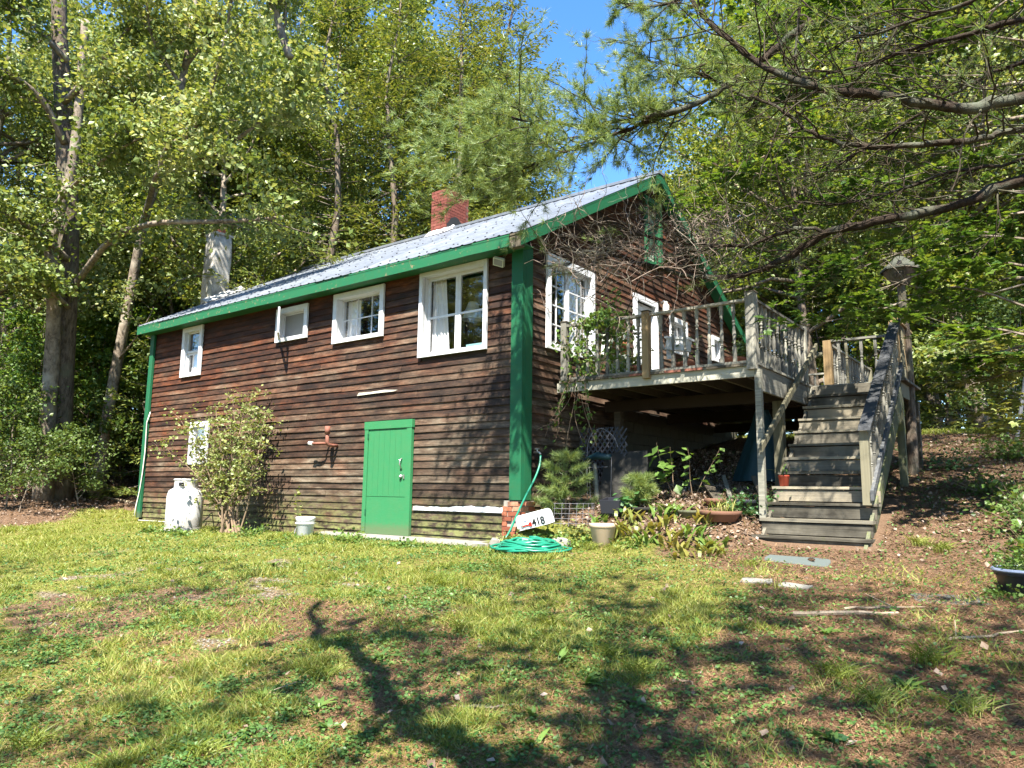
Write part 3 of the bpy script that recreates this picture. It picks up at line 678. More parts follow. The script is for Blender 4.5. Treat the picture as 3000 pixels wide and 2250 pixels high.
# ---- small fittings
m = MB(); m.tube([(.04, 4.72, 4.63), (.1, 4.72, 4.66), (.14, 4.72, 4.62)], .02, 8); wl_ = thing('wall_lamp', (.04, 4.72, 4.6), 'jar-shaped glass lamp on the gable wall beside the white door', 'lamp')
m.build('lamp_bracket', M['chrome'], wl_); m = MB(); m.lathe([(0, 4.38), (.055, 4.40), (.07, 4.46), (.068, 4.56), (.04, 4.60), (.035, 4.64), (0, 4.64)], 14, (.15, 4.72, 0)); m.build('lamp_globe', M['lamp'], wl_, smooth_=True)
fl = thing('floodlight', (-.34, -.05, 4.3), 'small square floodlight under the eave next to the green corner post', 'floodlight')
Mx = Matrix.Translation((-.36, -.13, 4.30)) @ Matrix.Rotation(R(35), 4, 'X') @ Matrix.Rotation(R(25), 4, 'Y')
m = MB(); m.box((-.09, -.025, -.065), (.09, .035, .065), Mx); m.build('lamp_housing', M['paleplastic'], fl); m = MB(); m.box((-.075, -.029, -.05), (.075, -.026, .05), Mx); m.build('lens', M['screen'], fl)
MB().tube([(-.36, -.1, 4.33), (-.34, -.03, 4.40), (-.34, .0, 4.42)], .012, 6).build('bracket', M['darkwood'], fl)
vp = thing('vent_pipe', (-4.3, 0, 1.5), 'rusty pipe elbow sticking out of the wall left of the green door', 'pipe')
m = MB(); m.tube([(-4.15, .0, 1.56), (-4.15, -.12, 1.56), (-4.16, -.2, 1.57), (-4.17, -.22, 1.62), (-4.17, -.22, 1.78)], [.03, .03, .034, .034, .03], 10); m.build('elbow', M['rust'], vp, smooth_=True)
MB().tube([(-4.17, -.22, 1.76), (-4.17, -.22, 1.9)], [.048, .048], 12).build('vent_cap', M['rust'], vp, smooth_=True)
m = MB(); m.tube([(-4.38, .0, 1.60), (-4.38, -.17, 1.60), (-4.48, -.2, 1.60), (-4.62, -.2, 1.60)], .022, 8); m.build('side_pipe', M['rust'], vp, smooth_=True); MB().tube([(-4.60, -.2, 1.60), (-4.70, -.2, 1.61)], .036, 8).build('pipe_end', M['plastic'], vp)
cbl = [( -HL+.2, -.03, 2.55), (-HL+.13, -.06, 2.3), (-HL+.16, -.06, 1.6), (-HL+.14, -.07, 1.1), (-HL+.10, -.08, .7), (-HL-.02, -.08, .3), (-HL+.03, -.12, .1)]
o = MB().tube(cbl, .012, 6).build('cable', M['cable'], smooth_=True); tag(o, 'thin white cable hanging down beside the left green corner board', 'cable')

# ------------------------------------------------------------------ leaf and branch generators
def basis_from(nrm, up):
    n = nrm/np.linalg.norm(nrm, axis=1, keepdims=True); x = np.cross(up, n); l = np.linalg.norm(x, axis=1, keepdims=True); x = np.where(l > 1e-5, x/np.maximum(l, 1e-9), [[1, 0, 0]]); return x, np.cross(n, x), n
QUAD = (np.array([(0, 0, 0), (.42, .5, .06), (0, 1, -.05), (-.42, .5, .06)]), np.array([(0, 1, 2, 3)]))
SLIM = (np.array([(0, 0, 0), (.17, .5, .03), (0, 1, -.06), (-.17, .5, .03)]), np.array([(0, 1, 2, 3)]))
def lobed():
    V = [(0, .1, 0)]; F = []
    for ang, L_, w in ((-105, .42, .17), (-52, .62, .2), (0, .95, .24), (52, .62, .2), (105, .42, .17)):
        a = R(ang); dx, dy = math.sin(a), math.cos(a); n = len(V)
        V += [(dx*L_*.5+dy*w, .1+dy*L_*.5-dx*w, .03), (dx*L_, .1+dy*L_, -.05), (dx*L_*.5-dy*w, .1+dy*L_*.5+dx*w, .03)]; F.append((0, n, n+1, n+2))
    return np.array(V), np.array(F)
MAPLE = lobed()
def leaves(C, nrm, up, size, shape=QUAD):
    """C (n,3) stalk ends; nrm leaf normals; up = pointing direction"""
    V0, F0 = shape; n = len(C); nn = nrm/np.maximum(np.linalg.norm(nrm, axis=1, keepdims=True), 1e-9)
    y = up-nn*(up*nn).sum(1, keepdims=True); y = y/np.maximum(np.linalg.norm(y, axis=1, keepdims=True), 1e-9); x = np.cross(y, nn)
    s = np.asarray(size).reshape(-1, 1, 1)*np.ones((n, 1, 1))
    V = C[:, None, :]+s*(V0[None, :, 0:1]*x[:, None, :]+V0[None, :, 1:2]*y[:, None, :]+V0[None, :, 2:3]*nn[:, None, :])
    F = F0[None]+np.arange(n)[:, None, None]*len(V0)
    return V.reshape(-1, 3), F.reshape(-1, 4)
def rand_leaves(C, size, shape=QUAD, flat=.8, r=rng, out=None):
    n = len(C); nrm = r.normal(0, 1, (n, 3))*(1-flat)+np.array([0, 0, 1])*flat*1.0+r.normal(0, .25, (n, 3))
    up = r.normal(0, 1, (n, 3)); up[:, 2] -= .4
    if out is not None: up += out*1.2
    return leaves(C, nrm, up, size*r.uniform(.45, 1.35, n), shape)
def needle_tufts(C, D, L_=.1, k=14, w=.0035, r=rng, spread=.75):
    """tufts of thin needles at C pointing about D"""
    n = len(C); d = D/np.maximum(np.linalg.norm(D, axis=1, keepdims=True), 1e-9)
    d = np.repeat(d, k, 0)+r.normal(0, spread, (n*k, 3)); d /= np.linalg.norm(d, axis=1, keepdims=True)
    c = np.repeat(C, k, 0)+r.normal(0, .012, (n*k, 3)); s = np.cross(d, r.normal(0, 1, (n*k, 3))); s /= np.maximum(np.linalg.norm(s, axis=1, keepdims=True), 1e-9)
    ln = L_*r.uniform(.7, 1.15, (n*k, 1)); tip = c+d*ln; tip[:, 2] -= ln[:, 0]*.12
    V = np.stack([c-s*w, c+s*w, tip], 1).reshape(-1, 3); F = np.arange(n*k*3).reshape(-1, 3); return V, F
def wander(p, d, L_, n, jit=.15, rise=0., r=random):
    pts = [Vector(p)]; d = Vector(d).normalized()
    for i in range(n):
        d = (d+Vector((r.gauss(0, jit), r.gauss(0, jit), r.gauss(0, jit)+rise))).normalized(); pts.append(pts[-1]+d*L_/n)
    return pts, d
def rdir(r=random, z=0.):
    a = r.uniform(0, 6.2832); return Vector((math.cos(a), math.sin(a), z))

def broadleaf(seed, H, r0, base, spread, nl, per, lsize, lmat, bmat, lean=(0, 0), fork=False, label='', cat='tree', name='broadleaf_tree', shape=QUAD, nm=7):
    """a trunk with limbs that carry leaf sprays, at the origin; returns the thing"""
    r = random.Random(seed); rn = np.random.default_rng(seed); wood_ = MB(); tips = []
    tp = [Vector((0, 0, -.3))]; d = Vector((lean[0], lean[1], 1)).normalized(); n = 10
    for i in range(n):
        d = (d+Vector((r.gauss(0, .05), r.gauss(0, .05), .06))).normalized(); tp.append(tp[-1]+d*(H+.3)/n)
    rad = [r0*(1.25 if i == 0 else 1)*(1-.86*(i/n)) for i in range(n+1)]; wood_.tube(tp, rad, 9)
    def along(t_):
        f = t_*n; i = min(int(f), n-1); return tp[i].lerp(tp[i+1], f-i), rad[i]*(1-(f-i))+rad[i+1]*(f-i)
    for k in range(nl):
        t_ = base+(1-base)*((k+r.random())/nl)**.9; t_ = min(t_, .98); p, rr = along(t_)
        prof = math.sin(math.pi*min(1, (t_-base)/(1-base)*.85+.22)); L_ = spread*(.45+.75*prof)*r.uniform(.75, 1.15)
        q, dd = wander(p, rdir(r, r.uniform(.15, .75)), L_, 5, .16, .03, r)
        lr = min(rr*.6, .02+L_*.018); wood_.tube(q, [lr*(1-.8*i/5) for i in range(6)], 5, False)
        for j in range(nm):
            f = .3+.7*(j+r.random())/nm; i = min(int(f*5), 4); s = q[i].lerp(q[i+1], f*5-i)
            q2, d2 = wander(s, (q[i+1]-q[i]).normalized()*.8+rdir(r, r.uniform(-.2, .5)), L_*.38*r.uniform(.6, 1.2), 3, .22, 0, r)
            wood_.tube(q2, [lr*.3, lr*.22, lr*.14, lr*.05+.002], 3, False)
            for u in q2[1:]: tips.append((u, L_*.06+.11))
        tips.append((q[-1], .2))
    P_ = np.array([tuple(t[0]) for t in tips]); S_ = np.array([t[1] for t in tips]); m = len(P_)
    C = np.repeat(P_, per, 0)+rn.normal(0, 1, (m*per, 3))*np.repeat(S_, per)[:, None]*np.array([1, 1, .62])
    V, F = rand_leaves(C, lsize, shape, .55, rn)
    root = thing(name, (0, 0, 0), label, cat)
    link(wood_.mesh('trunk', smooth_=True), 'trunk', bmat, root); link(mesh_np('crown', V, F), 'crown', lmat, root)
    return root
def conifer(seed, H, r0, base, Rm, label='', dens=1., dead=True, name='spruce_tree', lmat=None, wscale=1.):
    r = random.Random(seed); rn = np.random.default_rng(seed); wd = MB(); tp = [Vector((r.gauss(0, .04)*i, r.gauss(0, .04)*i, H*i/8-(.3 if i == 0 else 0))) for i in range(9)]
    wd.tube(tp, [r0*(1-.93*i/8) for i in range(9)], 8); Cs = []; Ds = []; N_s = []
    nw = int(H*2.3*wscale)
    for w in range(nw):
        t_ = w/nw; z_ = base+(H-base)*t_; L0 = Rm*(1-t_)**.75*(.75+.35*r.random())+.12
        for b in range(5):
            a = r.uniform(0, 6.283); L_ = L0*r.uniform(.65, 1.15); el = .25-.55*(1-t_); p = Vector((0, 0, z_+r.uniform(-.15, .15)))
            q = [p+Vector((math.cos(a), math.sin(a), 0))*L_*f+Vector((0, 0, el*L_*f+.28*L_*f*f*1.1)) for f in (0, .35, .7, 1)]
            wd.tube(q, [.022*(1-t_)+.006, .014, .008, .003], 3, False)
            ntw = max(3, int(L_*9*dens))
            for k in range(ntw):
                f = .22+.78*k/ntw; i = min(int(f*3), 2); s = q[i].lerp(q[i+1], f*3-i)
                for sg in (-1, 1):
                    aa = a+sg*r.uniform(.6, 1.1); tl = (1-f*.75)*L_*.30+.10; nn_ = max(2, int(tl/.085)); dv = Vector((math.cos(aa), math.sin(aa), r.uniform(-.35, .05)))
                    for j in range(nn_): Cs.append(tuple(s+dv*tl*j/nn_)); Ds.append(tuple(dv))
    if dead:
        for w in range(26):
            z_ = r.uniform(.5, base+1); a = r.uniform(0, 6.28); L_ = r.uniform(.5, 1.7)
            wd.tube([(0, 0, z_), (math.cos(a)*L_*.6, math.sin(a)*L_*.6, z_+.05), (math.cos(a)*L_, math.sin(a)*L_, z_-.25*L_)], [.012, .008, .003], 3, False)
    C = np.array(Cs); D = np.array(Ds); n = len(C); nrm = np.array([0, 0, 1.])+rn.normal(0, .38, (n, 3))
    C = C+rn.normal(0, .025, (n, 3)); V, F = leaves(C, nrm, D+rn.normal(0, .3, (n, 3)), .17*rn.uniform(.7, 1.3, n), SLIM)
    root = thing(name, (0, 0, 0), label, 'tree'); link(wd.mesh('trunk', smooth_=True), 'trunk', M['barkdk'], root); link(mesh_np('crown', V, F), 'crown', lmat or M['spruce'], root); return root

# ------------------------------------------------------------------ deck
DZ = 2.53; DX = 3.23; DY0 = .951; DY1 = 8.2
deck = thing('wooden_deck', (1.6, 4.5, 2.3), 'raised grey weathered deck with turned spindle railing against the gable wall', 'deck')
y = DY0-.02
while y < DY1:
    xe = DX+.04 if not (3.42 < y < 4.5) else 4.56
    MB().box((.06+random.uniform(0, .01), y, DZ-.034), (xe-random.uniform(0, .015), y+.138, DZ-random.uniform(0, .004))).build('deck_board', M['greyx'], deck); y += .145
MB().box((.015, DY0, 2.345), (DX-.002, DY0+.042, DZ-.036)).build('front_beam', M['beam'], deck)
MB().box((DX-.045, DY0+.043, 2.17), (DX-.002, 2.25, DZ-.036)).build('side_beam', M['greyy'], deck)
MB().box((DX-.047, 2.25, 2.19), (DX-.004, DY1, DZ-.036)).build('side_beam', M['greyy'], deck)
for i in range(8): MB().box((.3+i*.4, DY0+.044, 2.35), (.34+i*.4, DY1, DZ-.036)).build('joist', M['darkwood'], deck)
for yy in (2.4, 4.9, 7.4): MB().box((.05, yy, 2.16), (DX-.05, yy+.09, 2.348)).build('girder', M['sheath'], deck)
for y_ in (3.42, 4.56): MB().box((DX, y_, 2.30), (4.54, y_+.04, DZ-.036)).build('landing_beam', M['beam'], deck)
MB().box((4.50, 3.462, 2.27), (4.54, 4.558, DZ-.036)).build('landing_beam', M['newgrey'], deck)
MB().box((4.52, 3.40, DZ-.035), (4.62, 4.72, DZ+.0)).build('deck_board', M['greyy'], deck)
for i in range(10):
    u = .12+i*.30+random.uniform(-.02, .02); MB().box((u, DY0-.045, DZ-.035), (u+random.uniform(.2, .29), DY0-.021, DZ-.002)).build('edge_block', M['rust'] if 4 <= i <= 7 and i != 5 else M['darkwood'], deck)
SPIN = [(.0, .0), (.019, .0)]
def spindle_mesh(h=.88, square=.044):
    m = MB(); q = square/2
    m.box((-q, -q, 0), (q, q, h*.25)); m.box((-q, -q, h*.80), (q, q, h))
    pr = [(.012, .25), (.017, .265), (.011, .28), (.02, .295), (.012, .31), (.015, .34), (.02, .42), (.021, .46), (.017, .53), (.012, .60), (.019, .615), (.012, .63), (.013, .645), (.021, .665), (.021, .68), (.012, .695), (.015, .72), (.018, .76), (.0165, .80)]
    m.lathe([(a*1.3, b*h) for a, b in pr], 8); return m.mesh('baluster', smooth_=False)
SP = spindle_mesh(); SP.materials.append(M['greyz'])
SPN = spindle_mesh(); SPN.materials.append(M['newgrey'])
def baluster(x, y, z, parent, sc=1., me=None, rot=0, tilt=0): return link(me or SP, 'baluster', None, parent, (x, y, z), rot=(tilt, random.uniform(-.01, .01), rot), scale=(1, 1, sc))
def post(x, y, z0, z1, w, parent, mat='greyz', cap=True, name='railing_post'):
    o = MB().box((x-w/2, y-w/2, z0), (x+w/2, y+w/2, z1)).build(name, M[mat], parent)
    if cap: MB().box((x-w/2-.008, y-w/2-.008, z1+.001), (x+w/2+.008, y+w/2+.008, z1+.018)).build('post_cap', M['darkwood'], o)
yd = DY0-.03+.04
post(.163, DY0-.0, 2.50, 3.47, .10, deck); post(1.62, DY0-.035, 2.44, 3.44, .105, deck, 'new'); post(3.18, DY0-.0, 2.44, 3.50, .13, deck, cap=True)
MB().bar((.21, yd, 3.41), (1.57, yd, 3.40), .09, .036).build('top_rail', M['greyx'], deck); MB().bar((1.67, yd, 3.40), (3.12, yd, 3.41), .09, .036).build('top_rail', M['greyx'], deck)
MB().box((.22, yd-.05, DZ+.001), (1.56, yd+.05, DZ+.036)).build('sole_plate', M['greyx'], deck); MB().box((1.68, yd-.05, DZ+.001), (3.11, yd+.05, DZ+.036)).build('sole_plate', M['greyx'], deck)
for i in range(7): baluster(.40+i*.178, yd, DZ+.036, deck, .97*(.86 if i == 3 else 1))
for i in range(7): baluster(1.84+i*.182, yd, DZ+.036, deck, .97)
for i in range(13): baluster(3.18, 1.16+i*.178, DZ+.02, deck, .98)
MB().bar((3.18, 1.02, 3.42), (3.18, 3.36, 3.42), .09, .036).build('top_rail', M['greyy'], deck); MB().box((3.13, 1.03, DZ+.001), (3.23, 3.40, DZ+.02)).build('sole_plate', M['greyy'], deck)
post(3.18, 3.37, 2.3, 3.5, .1, deck)
post(3.25, 4.60, 2.3, 3.45, .13, deck, 'new', False); MB().bar((3.3, 4.61, 3.44), (4.5, 4.61, 3.43), .09, .036).build('top_rail', M['greyx'], deck)
baluster(3.43, 4.61, DZ, deck, 1); baluster(3.55, 4.61, DZ, deck, 1, SPN)
for i in range(4): baluster(3.78+i*.23, 4.61, DZ, deck, 1)
MB().bar((3.2, 4.66, 3.43), (3.2, 8.1, 3.43), .09, .036).build('top_rail', M['greyy'], deck)
for i in range(17): baluster(3.2, 4.85+i*.19, DZ, deck, 1)
post(3.2, 8.12, 2.3, 3.46, .1, deck, 'newgrey'); MB().bar((.2, 8.12, 3.43), (3.1, 8.12, 3.43), .09, .036).build('top_rail', M['greyx'], deck)
for i in range(14): baluster(.3+i*.2, 8.12, DZ, deck, 1)
post(4.49, 3.42, 2.3, 3.42, .1, deck, 'new', False); MB().box((4.50, 3.48, DZ), (4.53, 3.66, 3.42)).build('rail_board', M['new'], deck)
for i in range(3): baluster(4.52, 3.74+i*.11, DZ, deck, 1, SPN)
MB().box((4.50, 4.05, DZ), (4.53, 4.52, 3.42)).build('rail_board', M['new'], deck); MB().bar((4.52, 3.4, 3.445), (4.52, 4.66, 3.445), .09, .036).build('top_rail', M['new'], deck)
post(4.52, 4.58, DZ-.2, 3.43, .07, deck, 'newgrey', False)
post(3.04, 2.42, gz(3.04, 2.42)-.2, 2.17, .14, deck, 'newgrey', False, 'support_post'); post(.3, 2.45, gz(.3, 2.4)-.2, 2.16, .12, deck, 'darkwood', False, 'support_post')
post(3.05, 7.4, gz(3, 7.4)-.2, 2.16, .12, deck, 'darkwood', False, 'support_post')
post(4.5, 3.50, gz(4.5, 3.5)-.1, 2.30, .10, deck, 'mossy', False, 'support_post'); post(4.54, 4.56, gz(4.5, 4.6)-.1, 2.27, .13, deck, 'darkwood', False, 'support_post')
# ------------------------------------------------------------------ stairs
st = thing('deck_staircase', (3.9, .6, .15), 'steep open wooden staircase with grey worn steps climbing to the deck', 'staircase')
RIS, GO, XL, XR = .2052, .2625, 3.26, 4.52
def stepz(k): return 2.53-RIS*k
def stepy(k): return 3.40-GO*k
for k in range(1, 12):
    z_, y_ = stepz(k), stepy(k); xl, xr = (XL, XR-.02) if k < 9 else (XL, XR+.07)
    if k == 11: xl, y_ = 2.92, .60
    j = lambda: random.uniform(-.004, .004)
    MB().box((xl+j(), y_+j(), z_-.036), (xr+j(), y_+.135, z_+j())).build('tread', M['tread'], st)
    MB().box((xl+j(), y_+.141, z_-.036), (xr+j(), y_+.27, z_+j()-.002)).build('tread', M['tread'], st)
for k in range(0, 11):
    z_, y_ = stepz(k), stepy(k)+(.022 if k else .0); xr = XR-.03 if k < 8 else XR+.06
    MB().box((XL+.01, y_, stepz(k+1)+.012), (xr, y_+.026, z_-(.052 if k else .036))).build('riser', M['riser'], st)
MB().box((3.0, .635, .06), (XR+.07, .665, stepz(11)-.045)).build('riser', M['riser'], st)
def slab(x0, x1, pts, name, mat):
    n = len(pts); m = MB(); m.add([(x0, a, b) for a, b in pts]+[(x1, a, b) for a, b in pts], [tuple(range(n))[::-1], tuple(range(n, 2*n))]+[(i, (i+1) % n, n+(i+1) % n, n+i) for i in range(n)]); return m.build(name, mat, st)
for x0 in (XL+.03, XR-.005):
    pts = [(3.39, 2.49)]
    for k in range(1, 12): pts += [(stepy(k)+.05, stepz(k-1)-.04-(.0 if k > 1 else 0)), (stepy(k)+.05, stepz(k)-.04)]
    pts = [(3.41, 2.20)]+[(.55, .0), (.52, .18)][::1]
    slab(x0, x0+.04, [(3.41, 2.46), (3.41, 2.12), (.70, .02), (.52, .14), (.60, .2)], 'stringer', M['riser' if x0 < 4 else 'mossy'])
MB().box((2.86, .50, .09), (4.1, .64, .125)).build('loose_plank', M['beam'], st)
post(4.50, 1.0, stepz(9)-.02, 1.56, .10, st, 'newgrey', False, 'newel_post')
slab(4.455, 4.595, [(.88, 1.56), (.90, 1.60), (3.52, 3.50), (3.50, 3.44)], 'handrail', M['darkrail'])
slab(4.545, 4.585, [(.93, .72), (.93, .84), (3.46, 2.78), (3.46, 2.66)], 'lower_rail', M['darkrail'])
for i in range(12):
    y_ = 1.16+i*.192; zl = .84+(y_-.93)*.767-.06; o = baluster(4.53, y_, zl, st, .80)
MB().box((XL-.06, .93, .44), (XL+.02, 1.01, 2.44)).build('rail_post', M['beam'], st)
slab(XL+.022, XL+.064, [(.78, 1.32), (.78, 1.42), (3.66, 3.24), (3.66, 3.14)], 'left_handrail', M['newgrey'])

# ------------------------------------------------------------------ plant builders
def stems_plant(loc, h, n, spread, lsize, nleaf, lmat, label, cat='plant', name='leafy_plant', group=None, seed=1, parts=False, shape=QUAD, leaf_lo=.15, flat=.6, smat=None, sr=.004, cluster=.05, parent=None):
    r = random.Random(seed); rn = np.random.default_rng(seed); m = MB(); pts = []
    for i in range(n):
        d = rdir(r, 0)*spread*r.uniform(.2, 1); q, _ = wander(Vector((0, 0, -.03)), Vector((d.x, d.y, h)), h*r.uniform(.6, 1.05), 5, .1, .02, r)
        m.tube(q, [sr*(1-.7*j/5) for j in range(6)], 4, False)
        for j in range(nleaf):
            f = leaf_lo+(1-leaf_lo)*(j+r.random())/nleaf; k = min(int(f*5), 4); pts.append(tuple(q[k].lerp(q[k+1], f*5-k)))
    C = np.array(pts)+rn.normal(0, cluster, (len(pts), 3)); C[:, 2] = np.maximum(C[:, 2], .01); out = C*np.array([1, 1, 0]); V, F = rand_leaves(C, lsize, shape, flat, rn, out=out/np.maximum(np.linalg.norm(out, axis=1, keepdims=True), 1e-6))
    root = thing(name, loc, label, cat, group); link(m.mesh('stems'), 'stems', smat or M['stemgreen'], root, loc)
    if parts:
        n_ = len(C); nr = rn.normal(0, .3, (n_, 3))+np.array([0, -.35, .8]); up = out/np.maximum(np.linalg.norm(out, axis=1, keepdims=True), 1e-6)+rn.normal(0, .6, (n_, 3))-np.array([0, 0, .5])
        leaf_parts(root, C+np.array(loc), nr, up, lsize*rn.uniform(.6, 1.25, n_), shape, lmat)
    else: link(mesh_np('foliage', V, F), 'foliage', lmat, root, loc)
    return root
def leaf_parts(root, C, nrm, up, size, shape, mat, limit=300):
    V0, F0 = shape; me = bpy.data.meshes.new('leaf'); me.from_pydata([tuple(v) for v in V0], [], [tuple(f) for f in F0]); me.update(); me.materials.append(mat)
    off = wloc(root); k = min(limit, len(C))
    for c, n_, u, s_ in zip(C[:k], nrm[:k], up[:k], np.broadcast_to(size, (len(C),))[:k]):
        n_ = Vector(n_).normalized(); y_ = (Vector(u)-n_*Vector(u).dot(n_)).normalized(); x_ = y_.cross(n_)
        o = bpy.data.objects.new('leaf', me); COL.objects.link(o); o.parent = root
        o.matrix_local = Matrix.Translation(Vector(c)-off) @ Matrix((x_, y_, n_)).transposed().to_4x4() @ Matrix.Scale(float(s_), 4)
    return k
def blades_plant(loc, n, L_, w, mat, label, cat='plant', name='strap_leaf_plant', group=None, seed=1, arch=.5, spread=.08):
    r = random.Random(seed); m = MB(); big = w > .01; root = thing(name, loc, label, cat, group) if big else None
    for i in range(n):
        if big: m = MB()
        a = r.uniform(0, 6.28); d = Vector((math.cos(a), math.sin(a), 0)); s = Vector((-d.y, d.x, 0)); p = Vector((r.gauss(0, spread), r.gauss(0, spread), 0)); ln = L_*r.uniform(.6, 1.1); ww = w*r.uniform(.7, 1.1); ar = arch*r.uniform(.5, 1.3); V = []
        for j in range(5):
            f = j/4; c = p+d*ln*ar*f*f+Vector((0, 0, ln*(f-.35*ar*f*f))); k = ww*(.25+1.5*f*(1-f)*1.6 if f < 1 else 0); V += [c-s*k, c+s*k+Vector((0, 0, .004))]
        m.add(V, [(2*j, 2*j+1, 2*j+3, 2*j+2) for j in range(4)])
        if big: link(m.mesh('leaf'), 'leaf', mat, root, loc)
    if big: return root
    o = link(m.mesh(name), name, mat, None, loc); return tag(o, label, cat, group)
def pot(loc, r_, h, mat, label, cat='pot', name='flower_pot', group=None, rim=.03, soil=True, taper=.72, tilt=(0, 0, 0), n=20):
    root = thing(name, loc, label, cat, group); m = MB()
    m.lathe([(0, 0), (r_*taper, 0), (r_*.93, h-rim*1.6), (r_*1.0, h-rim*1.5), (r_*1.02, h), (r_*.93, h), (r_*.9, h-rim), (r_*.88, h*.8)], n)
    o = link(m.mesh('pot_body', smooth_=True), 'pot_body', mat, root, loc, rot=tilt)
    if soil: m = MB(); m.lathe([(r_*.9, h*.86), (r_*.5, h*.89), (0, h*.9)], n); link(m.mesh('soil'), 'soil', M['soil'], root, loc, rot=tilt)
    return root

# ------------------------------------------------------------------ on the deck
pot((1.28, 1.25, DZ+.001), .17, .16, M['terra'], 'low terracotta pot on the deck just left of the newer wooden post', group='terracotta pots on the deck')
stems_plant((1.28, 1.25, DZ+.14), .42, 9, .6, .09, 14, M['shrub'], 'bright leafy potted plant on the deck beside the newer wooden post', seed=3, parts=True, name='potted_plant', cluster=.04)
pot((2.05, 1.35, DZ+.001), .15, .17, M['terra'], 'terracotta pot on the deck below the white hanging planter', group='terracotta pots on the deck')
stems_plant((2.05, 1.35, DZ+.15), .6, 3, .35, .07, 7, M['leafD'], 'thin-stemmed plant in the terracotta pot below the white hanging planter', seed=4, parts=True, name='potted_plant')
pot((2.74, 1.4, DZ+.001), .19, .17, M['terra'], 'wide terracotta pot on the deck nearest the corner post', group='terracotta pots on the deck')
stems_plant((2.74, 1.4, DZ+.15), .55, 5, .5, .08, 9, M['leafD'], 'sparse leafy plant in the terracotta pot near the deck corner', seed=5, parts=True, name='potted_plant')
pot((.85, 1.5, DZ+.42), .17, .2, M['terra'], 'terracotta pot raised behind the railing under the climbing vine', group='terracotta pots on the deck')
stems_plant((.85, 1.5, DZ+.6), .5, 7, .7, .075, 14, M['weeddk'], 'dark bushy plant in the raised terracotta pot behind the railing', seed=6, name='potted_plant', cluster=.06)
MB().box((.7, 1.38, DZ+.001), (1.0, 1.68, DZ+.41)).build('plant_stool', M['paleplastic'])
tag(bpy.data.objects['plant_stool'], 'pale square stool holding a terracotta pot behind the railing', 'stool')
# white plastic chair
chr_ = thing('patio_chair', (.62, 1.42, DZ), 'pale plastic patio chair half hidden by the vine on the deck', 'chair')
cx_, cy_ = .62, 1.42
MB().box((cx_-.22, cy_-.2, DZ+.38), (cx_+.22, cy_+.22, DZ+.41)).build('seat', M['paleplastic'], chr_)
for sx_ in (-1, 1):
    for sy in (-1, 1): MB().tube([(cx_+sx_*.2, cy_+sy*.18, DZ+.38), (cx_+sx_*.26, cy_+sy*.24, DZ)], [.022, .018], 6).build('leg', M['paleplastic'], chr_)
    MB().tube([(cx_+sx_*.24, cy_+.2, DZ+.62), (cx_+sx_*.25, cy_-.2, DZ+.62), (cx_+sx_*.23, cy_-.23, DZ+.4)], .018, 6).build('armrest', M['paleplastic'], chr_)
m = MB()
for i in range(5): m.bar((cx_-.18+i*.09, cy_+.22, DZ+.41), (cx_-.2+i*.1, cy_+.33, DZ+.84), .05, .014)
m.bar((cx_-.24, cy_+.33, DZ+.85), (cx_+.24, cy_+.33, DZ+.85), .05, .02); m.build('backrest', M['paleplastic'], chr_)
# climbing vine: a mass of stems wound through the left end of the railing and hanging off the deck edge
r_ = random.Random(11); rn_ = np.random.default_rng(11); m = MB(); pts = []
for i in range(15):
    x0_ = r_.uniform(.15, 1.3); q, _ = wander(Vector((x0_, 1.0, DZ)), Vector((r_.uniform(-.5, .3), 0, 1)), r_.uniform(.8, 1.05), 8, .22, .05, r_); m.tube(q, .004, 4, False); pts += [tuple(a.lerp(b, f)) for a, b in zip(q, q[1:]) for f in (0, .33, .66)]
for i in range(8):
    q, _ = wander(Vector((r_.uniform(.15, .6), .97, 3.42)), Vector((r_.uniform(.3, 1), 0, .05)), r_.uniform(.5, 1.0), 7, .2, .02, r_); m.tube(q, .004, 4, False); pts += [tuple(a.lerp(b, f)) for a, b in zip(q, q[1:]) for f in (0, .2, .4, .6, .8)]
for i in range(9):
    q, _ = wander(Vector((r_.uniform(.2, .62), .92, 2.6)), Vector((r_.uniform(-.35, .15), -.06, -1)), r_.uniform(.7, 1.5), 9, .16, -.02, r_); m.tube(q, .004, 4, False); pts += [tuple(p) for p in q[::1]]
q = [Vector((.12+.28*math.sin(t_*2.6), .84-.05*math.sin(t_*9), 2.45-t_*1.1+.45*math.sin(t_*3))) for t_ in np.linspace(0, 1.2, 14)]; m.tube(q, .004, 4, False)
C = np.repeat(np.array(pts), 2, 0)+rn_.normal(0, .045, (2*len(pts), 3)); V, F = rand_leaves(C, .075, QUAD, .35, rn_)
vr = thing('climbing_vine', (.4, .95, 2.3), 'leafy vine climbing the left end of the deck railing and trailing down', 'vine')
m.build('vine_stems', M['stem'], vr); npobj('vine_leaves', V, F, M['weed'], vr, (.4, .95, 2.3))
